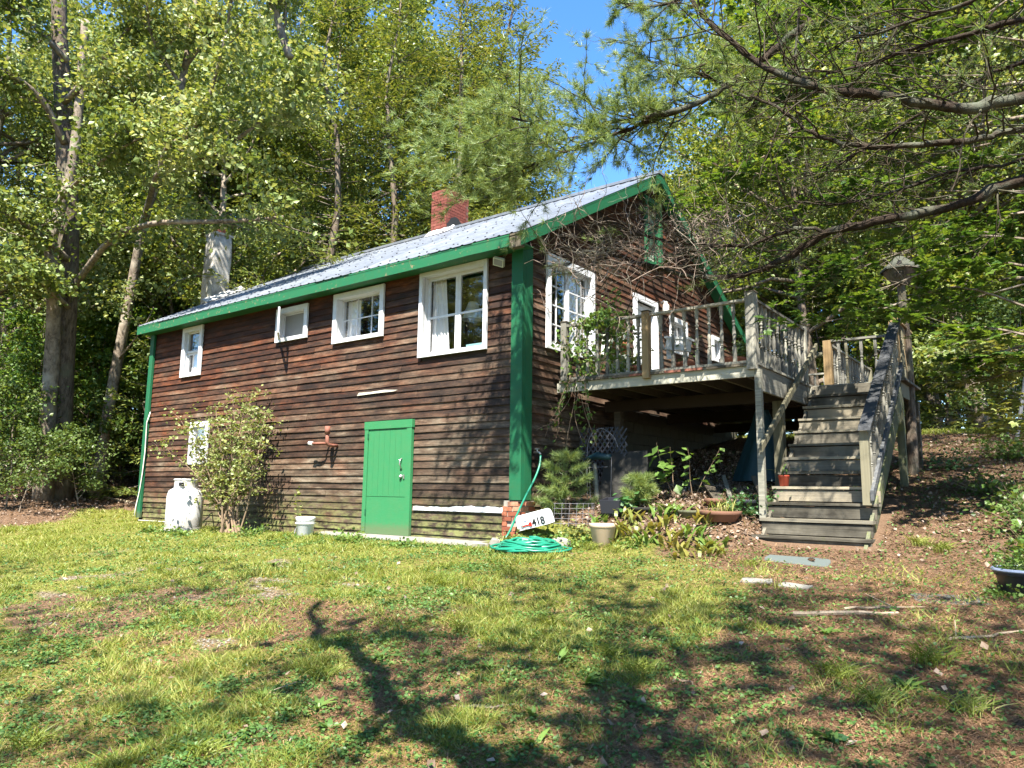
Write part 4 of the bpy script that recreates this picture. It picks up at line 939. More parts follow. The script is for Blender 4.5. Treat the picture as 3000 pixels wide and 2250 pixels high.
# white hanging planter on the rail side and white board, pale lawn furniture behind
hp = thing('hanging_planter', (1.86, 1.35, 3.0), 'white ribbed planter tub hanging behind the spindles near the small gable window', 'planter')
m = MB(); Mx = Matrix.Translation((1.93, 1.35, 2.98)) @ Matrix.Rotation(R(10), 4, 'Y'); m.box((-.17, -.08, -.09), (.17, .08, .09), Mx)
for i in range(8): m.box((-.16+i*.045, -.087, -.085), (-.14+i*.045, -.08, .07), Mx)
m.build('tub', M['plastic'], hp); m = MB(); m.box((-.2, -.1, .08), (.2, .1, .11), Mx); m.build('rim', M['plastic'], hp); MB().tube([(1.72, 1.3, 2.93), (1.74, 1.15, 3.1), (1.76, 1.0, 3.40)], .01, 5).build('bracket', M['plastic'], hp)
wb = MB().box((1.70, 1.42, 2.80), (1.80, 1.45, 3.1)).build('leaning_board', M['plastic']); tag(wb, 'small white board standing behind the hanging planter', 'board')
o = MB(); o.box((2.9, 6.2, DZ+.001), (2.96, 6.26, DZ+.8)); o.box((2.9, 6.8, DZ+.001), (2.96, 6.86, DZ+.8)); o.box((2.9, 6.261, DZ+.72), (2.96, 6.799, DZ+.8)); o.box((2.9, 6.261, DZ+.3), (2.96, 6.799, DZ+.36)); o = o.build('deck_chair_frame', M['plastic']); tag(o, 'white chair frame seen past the top of the stairs', 'chair')
# birdhouse
bt = P(2638, 815, 12.0)
bh = thing('birdhouse', tuple(bt), 'old wooden birdhouse with flared hexagonal body and mossy roof on a trunk', 'birdhouse')
m = MB(); m.lathe([(.10, -.12), (.26, .10), (.26, .13)], 6, bt); m.build('birdhouse_body', M['barkdk'], bh)
m = MB(); m.lathe([(.30, .12), (.30, .15), (.06, .36), (0, .38)], 6, bt); m.build('roof', M['lichen'], bh)
fv = Vector((-(bt-CAMP)[0], -(bt-CAMP)[1], 0)).normalized(); sv = Vector((-fv.y, fv.x, 0)); Bt = Vector(bt)
m = MB(); m.tube([Bt+fv*.20+Vector((0, 0, .2)), Bt+fv*.255+Vector((0, 0, .2))], .035, 10)
m.build('entrance_hole', M['ink'], bh)
m = MB()
for i in range(4): m.bar(Bt+fv*.20+sv*(-.07+i*.045)+Vector((0, 0, -.02)), Bt+fv*.235+sv*(-.07+i*.045)+Vector((0, 0, .05)), .02, .02)
m.build('front_slats', M['darkwood'], bh); MB().bar(Bt-sv*-.24+Vector((0, 0, .12)), Bt-sv*-.25+Vector((0, 0, -.2)), .07, .02).build('hanging_board', M['beam'], bh)
MB().tube([(bt[0], bt[1], gz(bt[0], bt[1])-.2), (bt[0]+.03, bt[1], 3), (bt[0], bt[1], bt[2]-.12)], [.085, .07, .06], 10).build('tree_trunk_post', M['barkdk'], bh)

# ------------------------------------------------------------------ along the long wall
tk = thing('propane_tank', (-7.5, -.95, gz(-7.5, -.95)), 'tall white propane tank against the wall beside the pale shrub', 'tank')
m = MB(); m.lathe([(0, -.08), (.33, -.08), (.34, .05), (.34, .60), (.31, .71), (.21, .77), (0, .79)], 28, (-7.5, -.95, 0)); m.build('tank_body', M['tank'], tk, smooth_=True)
m = MB(); m.lathe([(.215, .73), (.222, .77), (.222, .90), (.24, .92), (.23, .94), (.20, .92), (.205, .78)], 24, (-7.5, -.95, 0)); m.build('collar', M['tank'], tk, smooth_=True)
m = MB(); m.tube([(-7.5, -.95, .76), (-7.5, -.95, .86), (-7.5, -1.02, .86)], [.04, .03, .02], 8); m.build('valve', M['chrome'], tk); m = MB(); m.tube([(-7.52, -1.295, .3), (-7.52, -1.30, .42)], [.001, .001], 4); MB().box((-7.40, -1.165, .80), (-7.28, -1.12, .87)).build('collar_opening', M['ink'], tk); m = MB(); m.lathe([(.35, -.1), (.35, .0), (.34, .0), (.34, -.1)], 24, (-7.5, -.95, 0)); m.build('foot_ring', M['tank'], tk)
MB().tube([(-7.5, -.95, .82), (-7.6, -.6, .8), (-7.95, -.3, .8), (-8.3, -.15, .35), (-9.4, -.25, .02), (-10.6, -.3, .02)], .014, 6).build('gas_line', M['cable'], tk, smooth_=True)
bk = thing('bucket', (-4.17, -.6, gz(-4.17, -.6)), 'white plastic bucket standing on the grass by the wall', 'bucket')
bz = gz(-4.17, -.6)-.02; m = MB(); m.lathe([(0, 0), (.135, 0), (.155, .30), (.165, .30), (.168, .36), (.16, .365), (.15, .36), (.12, .05)], 20, (-4.17, -.6, bz)); m.build('bucket_body', M['plastic'], bk, smooth_=True)
m = MB(); m.lathe([(.172, .25), (.172, .27), (.158, .27)], 20, (-4.17, -.6, bz)); m.build('rim_band', M['plastic'], bk); MB().tube([(-4.33, -.6, bz+.26), (-4.37, -.65, bz+.15), (-4.30, -.72, bz+.08)], .005, 5).build('bucket_handle', M['steel'], bk)
stems_plant((-4.75, -.35, gz(-4.75, -.35)), 1.35, 2, .12, .075, 16, M['shrub'], 'single thin vine shoot standing behind the white bucket', name='vine_shoot', seed=9, leaf_lo=.35, cluster=.02)
# the pale shrub in front of the lower window
r_ = random.Random(21); rn_ = np.random.default_rng(21); m = MB(); pts = []; base_ = Vector((-6.0, -.85, gz(-5.85, -.85)-.05))
for i in range(24):
    a = r_.uniform(0, 6.28); q, dd = wander(base_+Vector((r_.gauss(0, .1), r_.gauss(0, .07), 0)), Vector((math.cos(a)*.34-.17, math.sin(a)*.2-.02, 1)), r_.uniform(1.6, 2.95), 8, .09, .02, r_)
    m.tube(q, [.018*(1-.85*j/8) for j in range(9)], 5, False)
    for j in range(3, 9):
        for k in range(3):
            q2, _ = wander(q[j], rdir(r_, r_.uniform(-.1, .7)), r_.uniform(.2, .55), 4, .2, 0, r_); m.tube(q2, [.005, .004, .003, .002, .001], 3, False); pts += [tuple(a_.lerp(b_, f)) for a_, b_ in zip(q2, q2[1:]) for f in (0, .3, .6)]
C = np.array(pts); C = C+rn_.normal(0, .03, (len(C), 3)); C = np.repeat(C, 2, 0)+rn_.normal(0, .03, (2*len(C), 3)); C = C[rn_.random(len(C)) < .55]; V, F = rand_leaves(C, .062, QUAD, .55, rn_)
sh = thing('wall_shrub', tuple(base_), 'pale green loose shrub growing in front of the small lower window', 'shrub')
m.build('stems', M['stem'], sh, tuple(base_)); npobj('foliage', V, F, M['shrub'], sh, tuple(base_))
for i, (x_, y_, s_, sd, lab) in enumerate([(-7.1, -1.45, .25, 31, 'low green clump of weeds at the foot of the propane tank'), (-7.7, -1.5, .2, 32, 'small leafy weeds at the left foot of the propane tank'), (-5.2, -1.0, .4, 33, 'ferny green weed clump right of the shrub stems'), (-3.9, -1.0, .16, 34, 'low weeds in front of the white bucket'), (-2.9, -.75, .28, 35, 'bright weed patch left of the green door step'), (-2.5, -1.0, .25, 36, 'sprawling weed patch in front of the green door'), (-1.5, -.8, .2, 37, 'green weeds below the wall right of the door'), (-6.5, -1.5, .18, 38, 'short weeds in front of the shrub')]):
    stems_plant((x_, y_, gz(x_, y_)), s_, 26, 1.6, .06, 7, M['weed'], lab, seed=sd, name='weed_clump', cluster=.05, group='weeds along the wall')
# stone sill under the wall and stones by the hose
o = MB()
N_ = 40
for i in range(N_+1):
    u = -4.3+3.75*i/N_; a = vnoise(i*.4, 0, 3); o.add([(u, -.03, .03), (u, -.16-.10*a, .01+.02*a), (u, -.22-.14*a, -.12)], [])
o.f = [(3*i+k, 3*i+k+1, 3*i+4+k, 3*i+3+k) for i in range(N_) for k in range(2)]; o = o.build('stone_footing', M['stone'], house)
def rock(loc, s, seed, label, name='stone', mat='stone', cat='stone', group=None, sub=2):
    bpy_me = bpy.data.meshes.new(name); import bmesh
    b = bmesh.new(); bmesh.ops.create_icosphere(b, subdivisions=sub, radius=1); rr = random.Random(seed); ph = [rr.uniform(0, 6) for _ in range(6)]
    for v in b.verts:
        c = v.co; k = 1+.16*math.sin(c.x*3+ph[0])*math.sin(c.y*3+ph[1])+.10*math.sin(c.z*5+ph[2]+c.x*4); v.co = Vector((math.copysign(abs(c.x)**.7, c.x)*s[0], math.copysign(abs(c.y)**.7, c.y)*s[1], math.copysign(abs(c.z)**.55, c.z)*s[2]))*k
    b.to_mesh(bpy_me); b.free(); o = link(bpy_me, name, M[mat], None, loc, rot=(0, 0, rr.uniform(-.3, .3))); return tag(o, label, cat, group)
rock((-.16, -.28, .02), (.13, .10, .09), 1, 'pale rounded stone at the foot of the brick pier', group='stones edging the bank')
rock((.28, -.22, .03), (.26, .09, .09), 2, 'long pale edging stone behind the coiled hose', group='stones edging the bank')
rock((-.55, -.32, -.03), (.20, .12, .07), 3, 'flat grey stone left of the hose coil', group='stones edging the bank')
rock((.75, -.12, .05), (.2, .08, .09), 4, 'edging stone half hidden under the bank plants', group='stones edging the bank')
# slabs and stones on the path to the stairs
def slabrock(c, sx_, sy, h, rot, mat, label, name):
    m = MB(); rr = random.Random(int(c[0]*100)); n = 14; z0 = gz(c[0], c[1])
    ring = []
    for k in range(n):
        a = 6.2832*k/n; e = .35; u = math.copysign(abs(math.cos(a))**e, math.cos(a))*sx_*(1+rr.uniform(-.05, .05)); v = math.copysign(abs(math.sin(a))**e, math.sin(a))*sy*(1+rr.uniform(-.08, .08)); ring.append((u*math.cos(rot)-v*math.sin(rot)+c[0], u*math.sin(rot)+v*math.cos(rot)+c[1]))
    V = [(x, y, gz(x, y)-.06) for x, y in ring]+[(x, y, gz(x, y)+h+rr.uniform(-.004, .004)) for x, y in ring]; m.add(V, [(k, (k+1) % n, n+(k+1) % n, n+k) for k in range(n)]+[tuple(n+k for k in range(n))])
    return tag(m.build(name, M[mat]), label, 'stone')
slabrock((3.93, .0), .36, .16, .006, .05, 'slate', 'flat blue-grey slate slab on the ground below the stairs', 'stepping_stone')
slabrock((3.95, -1.42), .15, .12, .010, .25, 'stone', 'pale flat stone on the needle path, left of its neighbour', 'path_stone')
slabrock((4.33, -1.46), .15, .10, .014, -.05, 'stone', 'pale long stone on the needle path, right of its neighbour', 'path_stone')
slabrock((5.62, -1.5), .3, .2, .002, .3, 'slate', 'thin grey stone slab sunk in the needles near the planter tub', 'sunken_stone')

# ------------------------------------------------------------------ hose, tap, mailbox
tp = thing('garden_tap', (.035, .31, 1.35), 'metal hose tap on the gable wall beside the green corner board', 'tap')
MB().tube([(.03, .31, 1.36), (.13, .30, 1.36), (.16, .295, 1.33)], [.018, .018, .016], 8).build('spout', M['chrome'], tp, smooth_=True)
m = MB(); m.tube([(.09, .3, 1.37), (.09, .3, 1.41)], .008, 6); m.tube([(.05, .3, 1.415), (.13, .3, 1.415)], .01, 6); m.tube([(.09, .26, 1.415), (.09, .34, 1.415)], .01, 6); m.build('tap_handle', M['chrome'], tp)
hs = thing('garden_hose', (.65, -.55, 0), 'green garden hose coiled by the brick pier and running up to the tap', 'hose')
run = [(.16, .295, 1.31), (.19, .22, 1.15), (.17, .12, .95), (.10, .0, .7), (.03, -.1, .45), (-.02, -.2, .22), (-.05, -.3, .08), (.02, -.42, .06)]
def spline(pts, k=5):
    out = []; pts = [Vector(p) for p in pts]
    for i in range(len(pts)-1):
        p0, p1, p2, p3 = pts[max(i-1, 0)], pts[i], pts[i+1], pts[min(i+2, len(pts)-1)]
        for j in range(k):
            t_ = j/k; out.append(.5*((2*p1)+(p2-p0)*t_+(2*p0-5*p1+4*p2-p3)*t_*t_+(3*p1-p0-3*p2+p3)*t_**3))
    return out+[pts[-1]]
MB().tube(spline(run), .016, 8).build('hose_run', M['hose'], hs, smooth_=True)
r_ = random.Random(5); pts = []
for i in range(15*18):
    a = i/18*6.2832+2.6; lap = i/18; rr = .50-.018*lap+.05*math.sin(lap*2.3)+.03*math.sin(a*3+lap)
    x_ = .62+rr*1.02*math.cos(a)+.03*math.sin(lap*1.7); y_ = -.60+rr*.82*math.sin(a)+.04*math.cos(lap*2.9); pts.append((x_, y_, gz(x_, y_)*.6+.012+.007*lap+.02*math.sin(a*2+lap*1.3)**2+.012))
MB().tube(pts, .0165, 7).build('hose_coil', M['hose'], hs, smooth_=True)
mbx = thing('mailbox', (.3, -.02, .34), 'old white metal mailbox with red flag and black house number lying on the bank', 'mailbox')
Mx = Matrix.Translation((.16, -.10, .235)) @ Matrix.Rotation(R(-4), 4, 'Z') @ Matrix.Rotation(R(-13), 4, 'Y') @ Matrix.Rotation(R(10), 4, 'X')
m = MB(); n_ = 9; prof = [(-.09, 0), (-.09, .12)]+[(-.09*math.cos(math.pi*k/n_), .12+.09*math.sin(math.pi*k/n_)) for k in range(1, n_)]+[(.09, .12), (.09, 0)]
V = [Mx @ Vector((x, a, b)) for x in (-.02, .50) for a, b in prof]; k_ = len(prof); m.add(V, [(i, (i+1) % k_, k_+(i+1) % k_, k_+i) for i in range(k_)]+[tuple(range(k_))[::-1], tuple(range(k_, 2*k_))]); m.build('mailbox_body', M['mailwhite'], mbx)
m = MB(); V = [Mx @ Vector((x, a*1.06, b*1.03-.003)) for x in (-.035, -.021) for a, b in prof]; m.add(V, [(i, (i+1) % k_, k_+(i+1) % k_, k_+i) for i in range(k_)]+[tuple(range(k_))[::-1], tuple(range(k_, 2*k_))]); m.build('mailbox_door', M['mailwhite'], mbx)
m = MB(); m.box((.07, -.099, .045), (.22, -.093, .062), Mx); m.box((.19, -.100, .03), (.235, -.092, .085), Mx); m.build('flag', M['red'], mbx)
m = MB(); m.box((.035, -.097, .03), (.075, -.091, .07), Mx); m.build('flag_pivot', M['screen'], mbx)
m = MB(); pl = lambda q: [Mx @ Vector((x, -.0925, z)) for x, z in q]
m.add(pl([(.10, .118), (.125, .124), (.14, .119), (.16, .127), (.145, .108), (.13, .10)]), [(0, 1, 2, 5), (2, 3, 4, 5)]); m.build('bird_mark', M['bluegrey'], mbx)
def text_part(s, size, Mt, mat, parent, name='house_number'):
    c = bpy.data.curves.new(name, 'FONT'); c.body = s; c.size = size; c.extrude = .001; c.offset = .003; o = bpy.data.objects.new(name, c); COL.objects.link(o); o.matrix_world = Mt
    dg = bpy.context.evaluated_depsgraph_get(); me = bpy.data.meshes.new_from_object(o.evaluated_get(dg)); bpy.data.objects.remove(o); me.transform(Mt); me.materials.clear()
    off = wloc(parent); me.transform(Matrix.Translation(-off)); return link(me, name, mat, parent, tuple(off))
for i, chx in enumerate('418'):
    text_part(chx, .15, Mx @ Matrix.Translation((.245+i*.078, -.0935, .02+.004*(i % 2))) @ Matrix.Rotation(R(90), 4, 'X'), M['ink'], mbx)

# ------------------------------------------------------------------ bank and the space under the deck
G = lambda x, y, dz=0: (x, y, gz(x, y)+dz)
# young pine with wire cage
def young_pine(loc, h, label, seed, rad=.4):
    r = random.Random(seed); rn = np.random.default_rng(seed); m = MB(); Cs = []; Ds = []
    m.tube([(0, 0, -.05), (.01, 0, h*.5), (0, .02, h*.97)], [.016, .011, .004], 6)
    for w in range(5):
        zz = h*(.12+.19*w)
        for b in range(5):
            a = r.uniform(0, 6.28); L_ = rad*(1-.13*w)*r.uniform(.7, 1.1); e = Vector((math.cos(a)*L_, math.sin(a)*L_, zz+L_*.35)); m.tube([(0, 0, zz), (e.x*.5, e.y*.5, zz+L_*.1), e], [.007, .005, .003], 4, False)
            for k in range(9): f = .3+.7*k/8; Cs.append((e.x*f, e.y*f, zz+L_*.35*f*f)); Ds.append((e.x/L_, e.y/L_, .7))
    for k in range(8): Cs.append((0, 0, h*(.7+.04*k))); Ds.append((r.gauss(0, .3), r.gauss(0, .3), 1))
    V, F = needle_tufts(np.array(Cs), np.array(Ds), .125, 34, .0034, rn, .6); root = thing('young_pine', loc, label, 'tree'); link(m.mesh('trunk'), 'trunk', M['stem'], root, loc); link(mesh_np('needles', V, F), 'needles', M['pine'], root, loc)
young_pine(G(.52, .42, -.02), .98, 'young pine sapling with tufted needles beside the green corner post', 41, .46)
young_pine(G(1.42, 1.05), .42, 'tiny dark pine seedling among the leaves under the deck edge', 42, .3)
m = MB()
for j in range(5): m.tube([(.52+.42*math.cos(a), .42+.42*math.sin(a), gz(.9, .4)+.02+j*.07) for a in np.linspace(-1.4, 1.9, 16)], .003, 4, False)
for a in np.linspace(-1.4, 1.9, 14): m.tube([(.52+.42*math.cos(a), .42+.42*math.sin(a), gz(.9, .4)-.02), (.52+.42*math.cos(a+.05), .42+.42*math.sin(a+.05), gz(.9, .4)+.31)], .003, 4, False)
o = m.build('wire_cage', M['wiredull']); tag(o, 'low wire mesh ring fencing the young pine sapling', 'cage')
# lattice panel, boards, wire stand
lt = thing('lattice_panel', G(.55, 1.35), 'grey garden lattice panel leaning in the dark under the deck', 'lattice'); lz = 1.28; k = 0
for sgn in (1, -1):
    for i in range(-8, 10):
        a0 = i*.085; seg = []
        for t_ in np.linspace(0, .86, 30):
            u = a0+(t_*.72 if sgn > 0 else -t_*.72+.5)
            if 0 <= u <= .86: seg.append((u, t_))
        if len(seg) > 2:
            (u0, z0), (u1, z1) = seg[0], seg[-1]; yy = 1.30+(0 if sgn > 0 else .007); MB().bar((.22+u0, yy, lz-.35+z0), (.22+u1, yy, lz-.35+z1), .006, .024, (0, 1, 0) if False else (0, 0, 1)).build('slat', M['lattice'], lt)
o = MB(); o.add([(.75, .95, .55), (1.52, 1.15, .62), (1.36, 1.40, 1.42), (.72, 1.25, 1.38), (.75, .965, .55), (1.52, 1.165, .62), (1.36, 1.415, 1.42), (.72, 1.265, 1.38)], [(0, 1, 2, 3), (7, 6, 5, 4), (0, 4, 5, 1), (1, 5, 6, 2), (2, 6, 7, 3), (3, 7, 4, 0)]); o = o.build('plywood_sheet', M['darkply']); tag(o, 'weathered plywood sheet leaning below the lattice panel', 'board')
m = MB()
m.tube(spline([(.55, 1.0, .7), (.55, .98, 1.3), (.62, .96, 1.62), (.82, .95, 1.74), (1.02, .96, 1.62), (1.10, .97, 1.45)]), .005, 5, False); m.tube([(.55, .98, 1.28), (1.0, .95, 1.30), (.95, 1.0, .62)], .005, 5, False); m.tube([(.57, .98, 1.15), (.93, .95, 1.16)], .005, 5, False)
m.tube([(.6, 1.0, .6), (.58, 1.0, 1.2)], .005, 5, False)
ws = thing('wire_plant_stand', G(.75, .97), 'thin wire plant stand with a curled handle before the lattice', 'stand'); m.build('wire_frame', M['wiredull'], ws)
m = MB(); m.tube([(.56, .98, 1.28), (.75, .96, 1.33), (.98, .95, 1.30)], [.04, .06, .04], 8); m.build('basket_liner', M['tarp'], ws, smooth_=True)
o = MB().tube([(.68, 1.08, .62), (.58, 1.16, 1.22)], [.05, .03], 6).build('wooden_wedge', M['beam']); tag(o, 'pale broken stake leaning under the deck behind the wire stand', 'stake')
o = MB(); o.lathe([(.0, 0), (.17, 0), (.2, .24), (.22, .24), (.2, .05)], 4, (0, 0, 0)); o = link(o.mesh('black_tub'), 'black_tub', M['black'], None, G(1.15, .75, -.02), rot=(.1, -.1, .9)); tag(o, 'dark plastic tub beside the wire ring under the deck edge', 'tub')
# pots on the bank
pot((1.36, .06, gz(1.36, .06)-.02), .185, .30, M['beige'], 'empty beige flower pot standing in the grass near the hose', n=28)
pot(G(1.55, .92, -.10), .24, .13, M['darkply'], 'brown planter rim sunk in the dead leaves behind the lily plants', rim=.025, n=28)
pot(G(2.75, .75, -.04), .27, .14, M['terradull'], 'broad clay bowl in the leaves left of the stairs', name='clay_bowl', rim=.03, n=28)
pot(G(2.52, 1.15, -.0), .15, .10, M['terradull'], 'small clay saucer pot behind the broad clay bowl', name='clay_bowl')
pot(G(2.30, .88, -.09), .22, .12, M['mossy'], 'half buried weathered planter rim left of the broad clay bowl', rim=.02)
pot(G(2.95, 1.15, -.0), .17, .15, M['black'], 'dark green plastic pot behind the broad clay bowl')
pot((XL+.12, stepy(8)+.13, stepz(8)), .075, .15, M['redpot'], 'small red pot standing on the left end of a stair tread', rim=.015)
blades_plant((XL+.12, stepy(8)+.13, stepz(8)+.13), 5, .28, .012, M['weed'], 'wispy grass growing from the small red pot on the stairs', seed=3, arch=1.3, spread=.02)
stems_plant(G(2.95, 1.0), .40, 30, 1.2, .045, 12, M['weeddk'], 'bushy dark green plant beside the stair post', seed=51, cluster=.06)
stems_plant(G(3.05, 1.25), .45, 26, 1., .045, 12, M['weeddk'], 'ferny green clump growing behind the thin stair post', seed=52, cluster=.06)
blades_plant(G(2.78, .78, .06), 60, .20, .006, M['grass'], 'fine grass growing in the broad clay bowl', seed=5, arch=.5, spread=.1)
stems_plant(G(1.78, 1.45), 1.15, 2, .16, .16, 15, M['weed'], 'tall big-leaved sapling standing in front of the dark space under the deck', cat='sapling', name='leafy_sapling', seed=53, parts=True, leaf_lo=.3, cluster=.04, smat=M['stem'], sr=.008, flat=.5)  # brighter leaf colour stands in for sun on this sapling and the next
stems_plant(G(2.12, 1.35), .95, 2, .35, .12, 11, M['weed'], 'thinner leaning sapling right of the tall one under the deck', cat='sapling', name='leafy_sapling', seed=54, parts=True, leaf_lo=.3, cluster=.03, smat=M['stem'], sr=.006)
stems_plant(G(1.28, .85), .38, 6, .7, .12, 9, M['weeddk'], 'low green seedling with broad leaves beside the dark tub', seed=55, parts=True, cluster=.05)
rr_ = random.Random(77); lilies = [(1.1, .45), (1.35, .62), (1.62, .55), (1.85, .68), (1.9, .35), (2.15, .5), (2.0, .1), (1.72, .25), (2.3, .25), (2.55, .35), (2.45, -.05), (2.75, -.0), (2.9, .15), (2.6, .6), (1.5, .35), (2.05, .75), (2.72, -.28), (3.0, -.1)]
spots_ = ['beside the beige pot', 'behind the beige pot', 'in front of the sunk brown rim', 'at the foot of the tall sapling', 'in the middle of the bank', 'left of the broad clay bowl', 'at the lower edge of the bank', 'between the beige pot and the bank', 'below the weathered planter rim', 'below the broad clay bowl', 'on the bare soil at the lawn edge', 'on the bare soil left of the slate slab', 'left of the lowest step', 'just left of the broad bowl', 'right behind the beige pot', 'beneath the leaning sapling', 'lowest on the bare soil', 'beside the bottom plank of the stairs']
for i, (x_, y_) in enumerate(lilies):
    blades_plant(G(x_, y_, -.01), 9+rr_.randrange(6), .25, .036, M['lily'] if i % 3 else M['weed'], 'clump of broad lily leaves '+spots_[i], group='lily clumps on the bank', seed=100+i, arch=.75, spread=.09, name='lily_clump')
for i, (x_, y_, h_, w_) in enumerate([(.62, -.0, .26, 'weeds crowding the mailbox on the bank'), (.85, .2, .28, 'yellow-green weeds between the mailbox and the wire ring'), (.95, -.1, .25, 'dense green weeds behind the hose coil'), (1.12, .15, .2, 'green weeds left of the beige pot'), (.42, -.16, .13, 'small weeds in front of the mailbox'), (.02, -.22, .2, 'bright yellow sprig at the foot of the brick pier'), (1.75, -.05, .16, 'low weeds right of the beige pot')]):
    stems_plant(G(x_, y_), h_, 22, 1.3, .055, 8, M['shrub'] if i in (1, 5) else M['weed'], w_, seed=60+i, name='weed_clump', cluster=.05, group='weeds on the bank')
# tarp-covered bundle, lumber scraps
tb = G(2.62, 2.9); V = []; n_ = 26
for j in range(9):
    q = j/8; rr = .10+.34*q+.05*q*q
    for k in range(n_):
        a = 6.2832*k/n_; w = 1+.10*math.sin(a*7+q*2)+.05*math.sin(a*3); V.append((tb[0]+rr*w*math.cos(a), tb[1]+rr*w*math.sin(a)*.8, 2.1-q*1.12))
o = MB().add(V, [(j*n_+k, j*n_+(k+1) % n_, (j+1)*n_+(k+1) % n_, (j+1)*n_+k) for j in range(8) for k in range(n_)]+[tuple(range(n_))]).build('tarp_bundle', M['tarp'], smooth_=True); tag(o, 'dark teal tarp draped over a tall bundle under the deck', 'tarp')
sc_ = [((1.9, 2.2), (2.55, 1.25), .14, 'wide dark plank'), ((2.2, 2.3), (2.6, 1.5), .06, 'pale broken branch-like batten'), ((1.5, 2.4), (2.3, 1.7), .09, 'dark board'), ((2.7, 2.2), (3.0, 1.7), .07, 'short dark board'), ((1.2, 1.9), (2.0, 2.3), .10, 'half buried board')]
for i, (a, b, w_, lab) in enumerate(sc_):
    A_ = Vector(G(*a, .22)); B_ = Vector(G(*b, .03)); o = MB().bar(A_, B_, w_, .025).build('scrap_board', M['beam'] if i == 1 else M['darkwood']); tag(o, lab+[' lying aslant on the leaf pile under the deck', ' sticking up from the scrap heap under the deck', ' at the back of the scrap heap under the deck', ' beside the tarp bundle', ' left of the scrap heap under the deck'][i], 'board', 'scrap lumber under the deck')

# ------------------------------------------------------------------ right edge: planter tub, bush, pole
tbp = (6.18, -.98); root = pot((tbp[0], tbp[1], gz(*tbp)-.02), .30, .22, M['black'], 'round dark planter tub overflowing with small-leaved plants', name='planter_tub', rim=.03, taper=.85, n=28)
m = MB(); m.lathe([(.305, .205), (.32, .215), (.305, .235), (.285, .225)], 28, (tbp[0], tbp[1], gz(*tbp)-.02)); m.build('pot_rim', M['bluegrey'], root, smooth_=True)
stems_plant((tbp[0], tbp[1], gz(*tbp)+.17), .38, 60, 2.0, .035, 14, M['weed'], 'sprawling small-leaved plant spilling from the dark planter tub', seed=71, cluster=.05, name='tub_plant')
stems_plant((tbp[0]-.2, tbp[1]-.22, gz(*tbp)-.0), .24, 24, 1.6, .035, 9, M['weed'], 'trailing runners hanging down the left side of the planter tub', seed=72, cluster=.05, name='tub_plant')
o = rock((6.45, -1.12, gz(6.4, -1.1)+.3), (.16, .12, .10), 9, 'smooth blue-grey ornament on the rim of the planter tub', name='blue_grey_bowl', mat='bluegrey', cat='bowl')
stems_plant((6.35, -1.55, gz(6.3, -1.5)), .32, 24, 1.2, .05, 9, M['weed'], 'bright green sprigs at the right picture edge below the tub', seed=73, name='tub_plant')
stems_plant((6.2, 1.2, gz(6.2, 1.2)), .7, 50, 1.6, .06, 16, M['leafD'], 'low dark shrub at the right edge behind the planter tub', seed=74, cluster=.1, cat='shrub', name='low_shrub', smat=M['stem'])
stems_plant((5.55, 3.3, gz(5.5, 3.3)), .5, 40, 1.8, .05, 14, M['leafD'], 'spreading ground shrub right of the deck support posts', seed=75, cluster=.1, cat='shrub', name='low_shrub', smat=M['stem'])
stems_plant((5.0, 4.6, gz(5., 4.6)), .45, 36, 1.8, .05, 12, M['weeddk'], 'dark leafy clump behind the deck support posts', seed=76, cluster=.1, cat='shrub', name='low_shrub', smat=M['stem'])
q0 = P(2965, 1310, 12.5); q1 = P(3010, 1060, 12.3); o = MB().tube([q0+np.array([0, 0, -.3]), q1, q1+np.array([.1, 0, .9])], [.03, .03, .025], 8).build('leaning_pole', M['steel']); tag(o, 'thin grey pole leaning beside the path at the right edge', 'pole')
# ------------------------------------------------------------------ trees
proto = {
 'oakA': lambda: broadleaf(1, 17, .26, .22, 4.3, 24, 58, .118, M['leafA'], M['barkdk'], name='oak_tree'),
 'oakB': lambda: broadleaf(2, 15, .22, .16, 4.0, 24, 58, .118, M['leafA'], M['barklt'], lean=(.1, .04), name='oak_tree'),
 'mapA': lambda: broadleaf(3, 16, .2, .2, 3.8, 22, 58, .118, M['leafB'], M['barklt'], name='maple_tree'),
 'mapB': lambda: broadleaf(4, 12, .14, .12, 3.4, 20, 54, .118, M['leafB'], M['barkdk'], lean=(-.1, .05), name='maple_tree'),
 'und': lambda: broadleaf(5, 4.2, .035, .12, 1.9, 13, 15, .13, M['leafD'], M['barklt'], name='understory_sapling', nm=5),
 'undB': lambda: broadleaf(6, 6.5, .05, .1, 2.3, 16, 16, .13, M['leafC'], M['barkdk'], name='understory_sapling', nm=5),
 'spA': lambda: conifer(7, 19.5, .21, 2.2, 4.2, dens=.62),
 'spB': lambda: conifer(8, 16, .17, 1.2, 3.2, dens=.7),
 'hem': lambda: conifer(9, 6, .06, .5, 2.0, dens=1.0, name='hemlock_tree', dead=False),
 'shade': lambda: broadleaf(11, 15, .2, .5, 4.3, 20, 8, .16, M['leafB'], M['barkdk'], name='maple_tree'),
 'bare': lambda: conifer(10, 13, .12, 7, 1.9, dens=.5),
}
first = {}
def tree(kind, x, y, rz, sc, label, group=None, sink=.1):
    loc = (x, y, gz(x, y)-sink)
    if kind not in first:
        o = proto[kind](); first[kind] = o; o.location = loc; o.rotation_euler = (0, 0, rz); o.scale = (sc,)*3; o['label'] = label
        for ch in o.children: ch.location = (0, 0, 0)
        if group: o['group'] = group
        return o
    o = copytree(first[kind], loc, rz, sc, label)
    if group: o['group'] = group
    elif 'group' in o: del o['group']
    return o
def tpx(kind, px, t, rz, sc, label, group=None):
    p = P(px, 1440, t); return tree(kind, p[0], p[1], rz, sc, label, group)
r_ = random.Random(99); ra = lambda: r_.uniform(0, 6.28)
